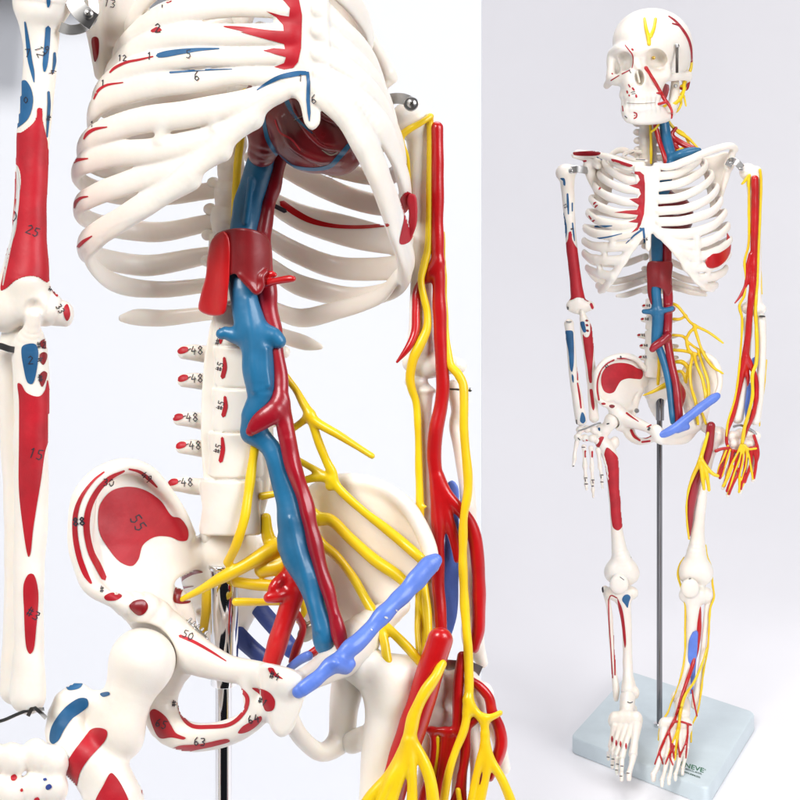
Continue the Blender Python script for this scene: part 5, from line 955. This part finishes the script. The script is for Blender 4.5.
P = [y((668,303,12,1.4),(676,305,10,1.5),(684,314,8,1.5),(690,322,6,1.6),(696,326,4,1.6),(708,332,0,1.5),(718,339,-4,1.5),(723,343,-4,1)), y((674,319,12,1.7),(680,319,10,1.8),(686,316,8,1.4)), y((673,335,12,1.6),(682,336,10,1.7),(686,338,8,1.7),(690,332,6,1.5),(696,326.5,4,1.5)),
     y((694,325,4,1.5),(697,336,4,1.5),(701,348,2,1.6),(706,358,0,1.6),(713,367,-4,1.6),(723,373.5,-8,1)), y((673,350,12,1.6),(684,351,10,1.7),(696,354,6,1.6)), y((686,338,8,1.7),(688,348,8,1.7),(692,354,8,1.7),(690,370,6,1.7),(691,386,2,1.7),(696,404,-6,1.7),(697,420,-8,1.3)),
     y((688,342,8,1.4),(696,348,6,1.5),(704,352,4,1.5)), y((694,354,6,1.7),(697,366,6,1.7),(702,378,3,1.7),(705,392,-2,1.7),(706,404,-6,1.5)), y((698,350,4,1.4),(703,366,4,1.6),(708,382,0,1.6),(709,398,-6,1.4)), y((674,362,14,1.5),(682,362,12,2.2),(688,368,10,2),(686,380,12,2)), y((673,372,14,1.4),(682,372,12,1.8),(686,382,10,1.8)),
     y((643,395.5,8,.8),(652,392,6,1.6),(662,387,6,2.6),(668,384,8,3)), y((659,346,8,1.7),(659,366,8,1.7),(658,384,12,1.7)), y((696,410,-10,1.4),(698,424,-10,1.4)), y((699,404,-10,1.4),(706,424,-8,1.2))]
fb(P, .55, {'lumbar_nerves': 'y'})
P = [C([(658,435,-32,2.5),(664,434,-33,4),(676,427,-30,4.6),(690,416,-24,4.6),(704,405,-18,4.6),(714,398,-13,4.6),(717,396,-12,3.6)], 'inguinal_ligament', 3, flat=(0,0,1), s=1.6), C([(678,430,-28,3),(687,427,-26,3)], 'inguinal_ligament', 3)]
fb(P, .6, {'inguinal_ligament': 'l'})
P = [C([(711,426,-10,4.6),(709.5,440,-10,4.6),(707.5,454,-10,4.4),(703,466,-10,4.4),(697,478,-9,5),(693,492,-8,5),(690.5,508,-7,4.4),(690,522,-6,3),(689.5,536,-5,1)], 'femoral_artery', 2)]
fb(P, .6, {'femoral_artery': 'c'})
P = [C([(708,433,-16,1.4),(705,444,-17,1.8),(702,454,-17,2.2),(699,464,-17,2.6),(694,474,-16,2),(689,488,-14,1.3),(686.5,505,-12,1.1),(687,522,-10,1.1),(689,539,-8,1)], 'femoral_nerve', 2), y((701,458,-18,1.8),(706,466,-19,1.8),(713,474,-20,1.9),(718,476,-20,1.6), lab='femoral_nerve'), y((700,462,-18,2),(702,474,-20,2),(704,489,-20,1.6), lab='femoral_nerve'), y((702,462,-18,1.8),(707,476,-20,2),(709,490,-20,1.7), lab='femoral_nerve'),
     C([(684,557,-2,.8),(678.5,568,-2,1.2),(678,576,-2,1.2),(682,590,-3,1.1),(685,604,-3,1.1),(685,630,-5,1.1),(685,652,-9,1.1),(682,672,-15,1.1),(677,690,-20,1.1),(671.5,702,-24,1.1),(668,712,-28,1.2),(661,724,-34,1.2),(658.5,740,-42,1.1)], 'leg_nerve', 1.5), C([(705.5,545,0,1),(707,556,0,1.1),(711.5,568,0,1.1),(712.5,584,0,1.1),(714,597,2,1.2),(710.5,608,0,1.1),(709,630,-2,1.1),(707.5,650,-6,1.1),(703.5,672,-10,1.1),(700.5,696,-16,1.1),(697,714,-22,1.1),(692,726,-30,1.1),(691,742,-38,1.1)], 'leg_nerve|2', 1.5),
     C([(707,648,-10,1),(702,664,-16,1.3),(694,682,-24,1.4),(685,696,-34,1.6),(680.5,712,-42,1.7),(678.5,730,-50,1.6),(676,748,-58,1.3),(675,760,-64,1)], 'foot_nerve', 1.5), C([(679,726,-50,1.3),(672,744,-56,1.1),(667,760,-64,.9)], 'foot_nerve', 1.5)]
P = [hug(p, FT, .35, 706) if p[1] == 'foot_nerve' else p for p in P]
fb(P, .5, {k_: 'y' for k_ in ('femoral_nerve', 'leg_nerve', 'leg_nerve|2', 'foot_nerve')})
P = [C([(699,604,0,1.8),(699,625,-2,2.6),(697.5,645,-7,2.4),(693,664,-14,2.2),(686,684,-26,2),(680,703,-34,1.8),(674.5,720,-40,1.6),(668,732,-46,1.4),(661,748,-54,1.3),(655,764,-62,1)], 'leg_artery', 1.5), C([(674,721.5,-42,1.2),(682,722,-46,1.2),(691,725,-42,1.2)], 'leg_artery', 1.2), C([(669,731,-46,1.2),(671,746,-54,1.1),(665.5,764,-64,.9)], 'leg_artery', 1.2), C([(664,741,-50,1.1),(660,752,-58,1),(663,764,-64,.9)], 'leg_artery', 1.2),
     C([(672.5,744,-53,1),(674,758,-62,.9)], 'leg_artery', 1.2), C([(679,723,-46,1.1),(677.5,738,-52,1.1),(680,757,-60,.9)], 'leg_artery', 1.2), C([(688,725,-44,1.2),(687,738,-50,1.1),(680,756,-60,.9)], 'leg_artery', 1.2), C([(687.5,736,-50,1.1),(686,758,-58,.9)], 'leg_artery', 1.2), C([(674,746,-54,1),(670,756,-60,1),(673,765,-64,.8)], 'leg_artery', 1.2),
     C([(692,690,-24,.9),(694,702,-26,1.1),(697,716,-26,.9)], 'leg_artery|2', 1.2)]
P = [hug(p, FT, .5, 706) if p[1] == 'leg_artery' else p for p in P]
fb(P, .5, {'leg_artery': 'a', 'leg_artery|2': 'a'})
P = [PL([(688,648),(689,640),(693,632),(697,630.5),(698,638),(697,655),(695.5,672),(693,690),(691,694.5),(689,688),(688,668)], lambda x, y: -8 - .16*(y-632), 1.6, 'shin_membrane', 1, 1)]
fb(P, .55, {'shin_membrane': 'l'})
# ---- far left arm (viewer's right)
P = [E((748,172,4), (9,9,8.5), 'humerus|l', 3), E((757,174,4), (6,8,6), 'humerus|l', 3), C([(753,176,4,8),(754,195,4,6.6),(755,220,4,5.8),(756,250,4,5.6),(756,280,4,5.8),(755,298,4,7),(755,306,4,8)], 'humerus|l', 3), C([(747,308,4,6),(755,310,4,6.4),(762,309,4,4.6)], 'humerus|l', 4),
     C([(748,320,3,5),(748,332,3,4.4),(747,350,3,4),(745,375,2,4.2),(741,400,1,4.8),(738,418,0,6)], 'radius|l', 2), C([(761,318,4,5),(762,332,4,4.4),(762,355,4,4.4),(760.5,380,3,4.4),(758,405,2,4.8),(755,420,1,5.4)], 'ulna|l', 2)]
P += [E((x, y_, z), (6,5.4,5.5), 'wrist_bones|l', 2) for x, y_, z in ((732,436,0),(740,434,0),(748,434,0),(755,436,0),(735,444,-1),(744,444,-1),(752,444,-1))]
ft = [(726,452,720,470,718,476),(734,452,727,474,723,488),(741,452,733,478,728,495),(748,452,744,476,740,492),(755,452,754,468,753,480)]
for a, b, c, d, e_, f in ft: P += [C([(a,b-2,-2,3),((a+c)/2,(b+d)/2,-4,2),(c,d,-4,2.6)], 'hand_bones|l', 1), C([(c,d+2,-4,2.2),(e_,f,0,2.2)], 'hand_bones|l', 1)]
P = [p for p in P if 'wrist_bones' not in p[1] and 'hand_bones' not in p[1]], [p for p in P if 'wrist_bones' in p[1] or 'hand_bones' in p[1]]
fb(P[0], .62); fb(P[1], .6)
simple('elbow_pin', lathe([(FS.u*3.2,0),(FS.u*3.2,.0012),(FS.u*2,.002)], FS.p(762,317,-4), 'Z', 16), far, DRK)
strap(FS, [(733,427,-6),(740,425,-7),(745,427,-7)], 1.2, .6, 'wrist_plate', far, STL); strap(FS, [(748,428,-7),(754,432,-6),(757,436,-4)], 1.2, .6, 'wrist_plate', far, STL)
P = [C([(755,179,-5,4),(755,210,-4,4),(754,245,-4,3.7),(753,280,-4,3.6),(750,310,-5,3.4),(748,335,-5,3.2),(745,358,-5,3.8),(741,378,-5,3.1),(736,402,-6,2.8),(732,418,-7,2.6),(727.5,430,-8,2),(727,444,-8,1.7),(731,450,-8,1.5),(738,451,-8,1.5),(744,449,-8,1.5),(752,448,-8,1.5),(757,446,-8,1.4)], 'brachial_artery', 2),
     C([(751,255,-4,3),(748,268,-4,2.6),(746,284,-5,2),(741,295,-6,1.5),(735,303,-7,.8)], 'brachial_artery', 2), C([(747,358,-5,3.4),(752,368,-5,2.8),(756,380,-5,2.6),(756,400,-6,2.5),(752,418,-7,2.3),(746,432,-8,1.7),(742,444,-8,1.6)], 'brachial_artery', 2), C([(746,368,-4,3),(748,378,-4,2),(748,386,-4,1)], 'brachial_artery', 2),
     C([(754,436,-8,1.8),(757,446,-8,1.8),(758,456,-9,1.6),(755,466,-9,1.3)], 'brachial_artery', 1.5)]
for pts in ([(727,449),(722,460),(718,474)], [(729,450),(725,464),(720,478)], [(733,451),(730,466),(724,486)], [(738,451),(735,468),(727,491)], [(743,450),(741,466),(733,484),(729,494)], [(747,449),(745,468),(741,489)], [(751,448),(751,462),(745,482)], [(754,448),(756,462),(754,478)], [(736,466),(740,478)], [(716,451),(721,449),(728,448)]):
    P.append(C([(a, b, -9 - 1.2 * i, 1.75 - .12 * i) for i, (a, b) in enumerate(pts)], 'hand_artery', 1))
fb(P, .5, {'brachial_artery': 'a', 'hand_artery': 'a'})
P = [C([(748,186,-4,1),(749.5,175,-5,1.4),(744,182,-4,1.4),(742,184,-3,1)], 'arm_nerve', 1.2), C([(760,170,-3,1.4),(761,180,-2,1.5),(760,215,-2,1.5),(758.5,250,-3,1.5),(757,285,-3,1.6),(755.5,310,-4,1.9),(756.5,330,-5,2),(757,350,-6,2),(756,364,-8,2),(752.5,374,-9,2),(752.5,395,-9,1.8),(749,412,-10,1.8),(744.5,428,-11,2),(742.5,442,-12,2)], 'arm_nerve', 1.5), C([(749,180,-4,1.4),(749,210,-4,1.5),(748.5,245,-4,1.4),(744.5,262,-4,1.4),(746,278,-5,1.3),(744,296,-6,1.3),(739.5,306,-6,1.5),(742,318,-6,1.4),(741,345,-6,1.2),(739,370,-7,1.2),(735,398,-8,1.2),(727.5,424,-10,1.2),(726.5,436,-10,1)], 'arm_nerve', 1.5), C([(766.5,360,4,.7),(764.5,385,3,.9),(761,408,2,.9),(759.5,426,0,.7)], 'arm_nerve|2', 1), C([(759,250,2,.7),(761,275,2,.8),(762,294,2,.7)], 'arm_nerve|2', 1)]
for pts in ([(743,440),(738,452),(730,468),(724,486)], [(742,444),(740,458),(734,474),(728,494)], [(744,446),(743,460),(740,474),(739,492)], [(745,445),(749,456),(751,468),(753,479)], [(745,446),(749,449),(756,448.5)], [(747,450),(746,464),(742,480)], [(728,446),(724,456),(719,468),(717.5,476)], [(730,450),(726,462),(722,476)], [(733,466),(728,478),(723,486)], [(738,474),(740,482),(739.5,491)], [(751,462),(747,476),(742,487)]):
    P.append(C([(a, b, -10 - .6 * i, 1.2) for i, (a, b) in enumerate(pts)], 'hand_nerve', 1.2))
fb(P, .5, {k_: 'y' for k_ in ('arm_nerve', 'arm_nerve|2', 'hand_nerve')})
P = [PL([(748,384),(751,382),(752.5,390),(752,405),(750,418),(746.5,423.5),(745,418),(745.5,400)], lambda x, y: -3 + 0*x, 2, 'forearm_membrane', 1, 1), PL([(752,358),(755,356.5),(757,360),(754,367),(752,365)], lambda x, y: -4 + 0*x, 2, 'forearm_membrane', 1, 1)]
fb(P, .6, {'forearm_membrane': 'l'})
# ---- far stand
def gp(x, y_): d = FOC * EYE / (y_ - HOR); return Vector(((x - 400) / FOC * d, d, 0))
Lc, Fc, Rc = gp(570, 736), gp(708, 789), gp(756, 712); Bc = Lc + Rc - Fc
st2 = thing('display_stand', 'thin chrome pole on a pale blue rectangular plastic base under the complete skeleton', 'stand', ((Lc + Rc) / 2) + Vector((0, 0, -.02)))
def slab():
    bm = bmesh.new(); pts = [np.array(p[:2]) for p in (Lc, Fc, Rc, Bc)]; cen = sum(pts) / 4; ring = []
    for i in range(4):                      # rounded corners
        p = pts[i]; a = pts[i - 1] - p; b = pts[(i + 1) % 4] - p; a = a / np.linalg.norm(a) * .012; b = b / np.linalg.norm(b) * .012
        for t in np.linspace(0, 1, 8): ring.append((1 - t) ** 2 * (p + a) + 2 * t * (1 - t) * p + t * t * (p + b))
    rows = []
    for z, s_ in ((-.0195, 0), (-.003, 0), (-.0015, .0005), (-.0004, .0015), (0, .003)):
        rows.append([bm.verts.new((*(q + (cen - q) / np.linalg.norm(cen - q) * s_), z)) for q in ring])
    for a, b in zip(rows, rows[1:]):
        for i in range(len(ring)): bm.faces.new((a[i], a[(i + 1) % len(ring)], b[(i + 1) % len(ring)], b[i]))
    bm.faces.new(rows[-1]); bm.faces.new(rows[0][::-1]); return bm
base = simple('base', slab(), st2, BASE)
pz = 50
cyl(FS, 660, 388, 420, pz, 4.2, 'pole_sleeve', st2, DCH, .2)
a = FS.p(659.5, 420, pz); u = FS.u
simple('pole', lathe([(u*2.9, 0.0), (u*2.9, a.z)], (a.x, a.y, 0), 'Z', 48), st2, DCH)
simple('pole_flange', lathe([(u*6, .0002), (u*6, .003), (u*5, .004), (u*3, .0045)], (a.x, a.y, 0), 'Z', 40), st2, CHR)
GRN = mat('green_print', (.01, .16, .06), .5); GRY = mat('dark_print', (.05, .12, .09), .5)
def lettering(txt, x0, y0, x1, y1, size_px, material, name='lettering', stretch=1):
    A = gp(x0, y0); B_ = gp(x1, y1); d = (B_ - A); L = d.length; cu = bpy.data.curves.new('t', 'FONT'); cu.body = txt; cu.size = 1; cu.offset = .015
    o = bpy.data.objects.new('t', cu); COL.objects.link(o); bpy.context.view_layer.update()
    me = bpy.data.meshes.new_from_object(o.evaluated_get(bpy.context.evaluated_depsgraph_get())); bpy.data.objects.remove(o); bpy.data.curves.remove(cu)
    xs = [v.co.x for v in me.vertices]; ys = [v.co.y for v in me.vertices]; w = max(xs) - min(xs); h = max(ys) - min(ys)
    U = gp((x0+x1)/2 + size_px * .18, (y0+y1)/2 - size_px) - (A + B_) / 2
    for v in me.vertices: v.co = A + d * ((v.co.x - min(xs)) / w) + U * ((v.co.y - min(ys)) / h) + Vector((0, 0, .0003)) - Vector(st2['_base'])
    me.materials.append(material); o = bpy.data.objects.new(name, me); COL.objects.link(o); o.parent = base; return o
lettering('ENEVE', 680.5, 765.8, 703.5, 773, 4.4, GRN); lettering('®', 704.3, 770.4, 705.8, 770.9, 1.4, GRN)
lettering('MEDICAL MODEL', 685.5, 769.6, 702, 775.2, 1.5, GRY); lettering('www.eneve.com', 684, 772.8, 700, 778.6, 1.7, GRY)
sc = bpy.context.scene
cam = bpy.data.objects.new('camera', bpy.data.cameras.new('camera')); COL.objects.link(cam); sc.camera = cam
cam.location = (0, 0, EYE); cam.rotation_euler = (math.radians(90), 0, 0)
cam.data.sensor_width = 36; cam.data.lens = FOC / 800 * 36; cam.data.shift_y = -(400 - HOR) / 800; cam.data.clip_start = .02; cam.data.clip_end = 50
sc.view_settings.view_transform = 'Standard'; sc.view_settings.look = 'None'; sc.view_settings.gamma = 1; sc.view_settings.exposure = .43
w = bpy.data.worlds.new('World'); sc.world = w; w.use_nodes = True
nt = w.node_tree; bg = nt.nodes['Background']; bg.inputs[1].default_value = .42          # made-up pale surroundings, dark bands added for dark streaks in the chrome
tc = nt.nodes.new('ShaderNodeTexCoord'); sx = nt.nodes.new('ShaderNodeSeparateXYZ'); nt.links.new(tc.outputs['Generated'], sx.inputs[0])
at = nt.nodes.new('ShaderNodeMath'); at.operation = 'ARCTAN2'; nt.links.new(sx.outputs['X'], at.inputs[0]); nt.links.new(sx.outputs['Y'], at.inputs[1])
mr = nt.nodes.new('ShaderNodeMapRange'); mr.inputs['From Min'].default_value = -math.pi; mr.inputs['From Max'].default_value = math.pi; nt.links.new(at.outputs[0], mr.inputs['Value'])
cr = nt.nodes.new('ShaderNodeValToRGB'); nt.links.new(mr.outputs['Result'], cr.inputs['Fac']); nt.links.new(cr.outputs['Color'], bg.inputs[0])
L_, D_ = (.84, .87, .93, 1), (.02, .02, .025, 1); el = cr.color_ramp.elements
el[0].position = 0; el[0].color = D_; el[1].position = .15; el[1].color = D_
for p_, c_ in ((.18, L_), (.24, L_), (.27, D_), (.31, D_), (.34, L_), (.68, L_), (.71, D_), (.76, D_), (.79, L_), (.82, L_), (.85, D_)):
    e = el.new(p_); e.color = c_
# ---- backdrop: one curved sheet, floor to wall
def sweep():
    bm = bmesh.new(); prof = [(.3, -.02), (2.3, -.02)]
    for i in range(1, 13):
        a = math.pi / 2 * i / 12; prof.append((2.3 + 1.2 * math.sin(a), -.02 + 1.2 * (1 - math.cos(a))))
    prof.append((3.5, 5)); rows = [[bm.verts.new((x, y, z)) for x in (-5, 5)] for y, z in prof]
    for a, b in zip(rows, rows[1:]): bm.faces.new((a[0], a[1], b[1], b[0]))
    return bm
WALL = mat('backdrop_paper', (.88, .865, .885), .8, var=.02, vscale=1.5)
o = simple('floor', sweep(), None, WALL, base=(0, 0, 0)); o['kind'] = 'structure'
BRD = mat('backing_board', (.665, .68, .715), .75, var=.015, vscale=3)
BRDX = .0775  # added board, stands in for the whiter background on the left
o = simple('backing_board', box((BRDX - 1.0, 1.32, .98), (1.0, .006, 1.0), bev=.002), None, BRD, base=(BRDX - 1, 1.32, -.02))
o['label'] = 'big white board added as a brighter background behind the close-up skeleton'; o['category'] = 'board'
BLK = mat('black_cloth', (.02, .02, .022), .9)
def flag():  # added panel out of view, shaped to shade the board's top left corner
    bm = bmesh.new(); pts = [(-1.2, .80), (-.372, .80), (-.366, .865), (-.12, .872), (-.10, 1.4), (-1.2, 1.4)]
    a = [bm.verts.new((x, 1.25, z)) for x, z in pts]; b = [bm.verts.new((x, 1.258, z)) for x, z in pts]; n = len(pts)
    bm.faces.new(a); bm.faces.new(b[::-1])
    for i in range(n): bm.faces.new((a[i], b[i], b[(i + 1) % n], a[(i + 1) % n]))
    return bm
o = simple('shade_flag', flag(), None, BLK, base=(-.6, 1.25, 1.0), smooth=False); o['label'] = 'black cloth flag added out of view to shade the top left of the white board'; o['category'] = 'flag'
def lamp(name, loc, tgt, size, power, col=(1, 1, 1), sy=None):
    l = bpy.data.lights.new(name, 'AREA'); l.energy = power; l.color = col; l.shape = 'RECTANGLE'; l.size = size; l.size_y = sy or size
    ob = bpy.data.objects.new(name, l); COL.objects.link(ob); ob.location = loc
    ob.rotation_euler = (Vector(tgt) - Vector(loc)).to_track_quat('-Z', 'Y').to_euler(); return ob
lamp('softbox_key', (-1.0, -1.0, 1.9), (.1, 1.2, .5), 1.0, 46, (1, .985, .965))
lamp('softbox_fill', (1.6, -.6, 1.3), (.1, 1.2, .4), 1.2, 34, (.97, .975, 1))
lamp('softbox_top', (.3, 1.6, 2.6), (.3, 1.6, 0), 1.6, 31, (.98, .98, 1))

for o in bpy.data.objects:
    if '_base' in o: del o['_base']
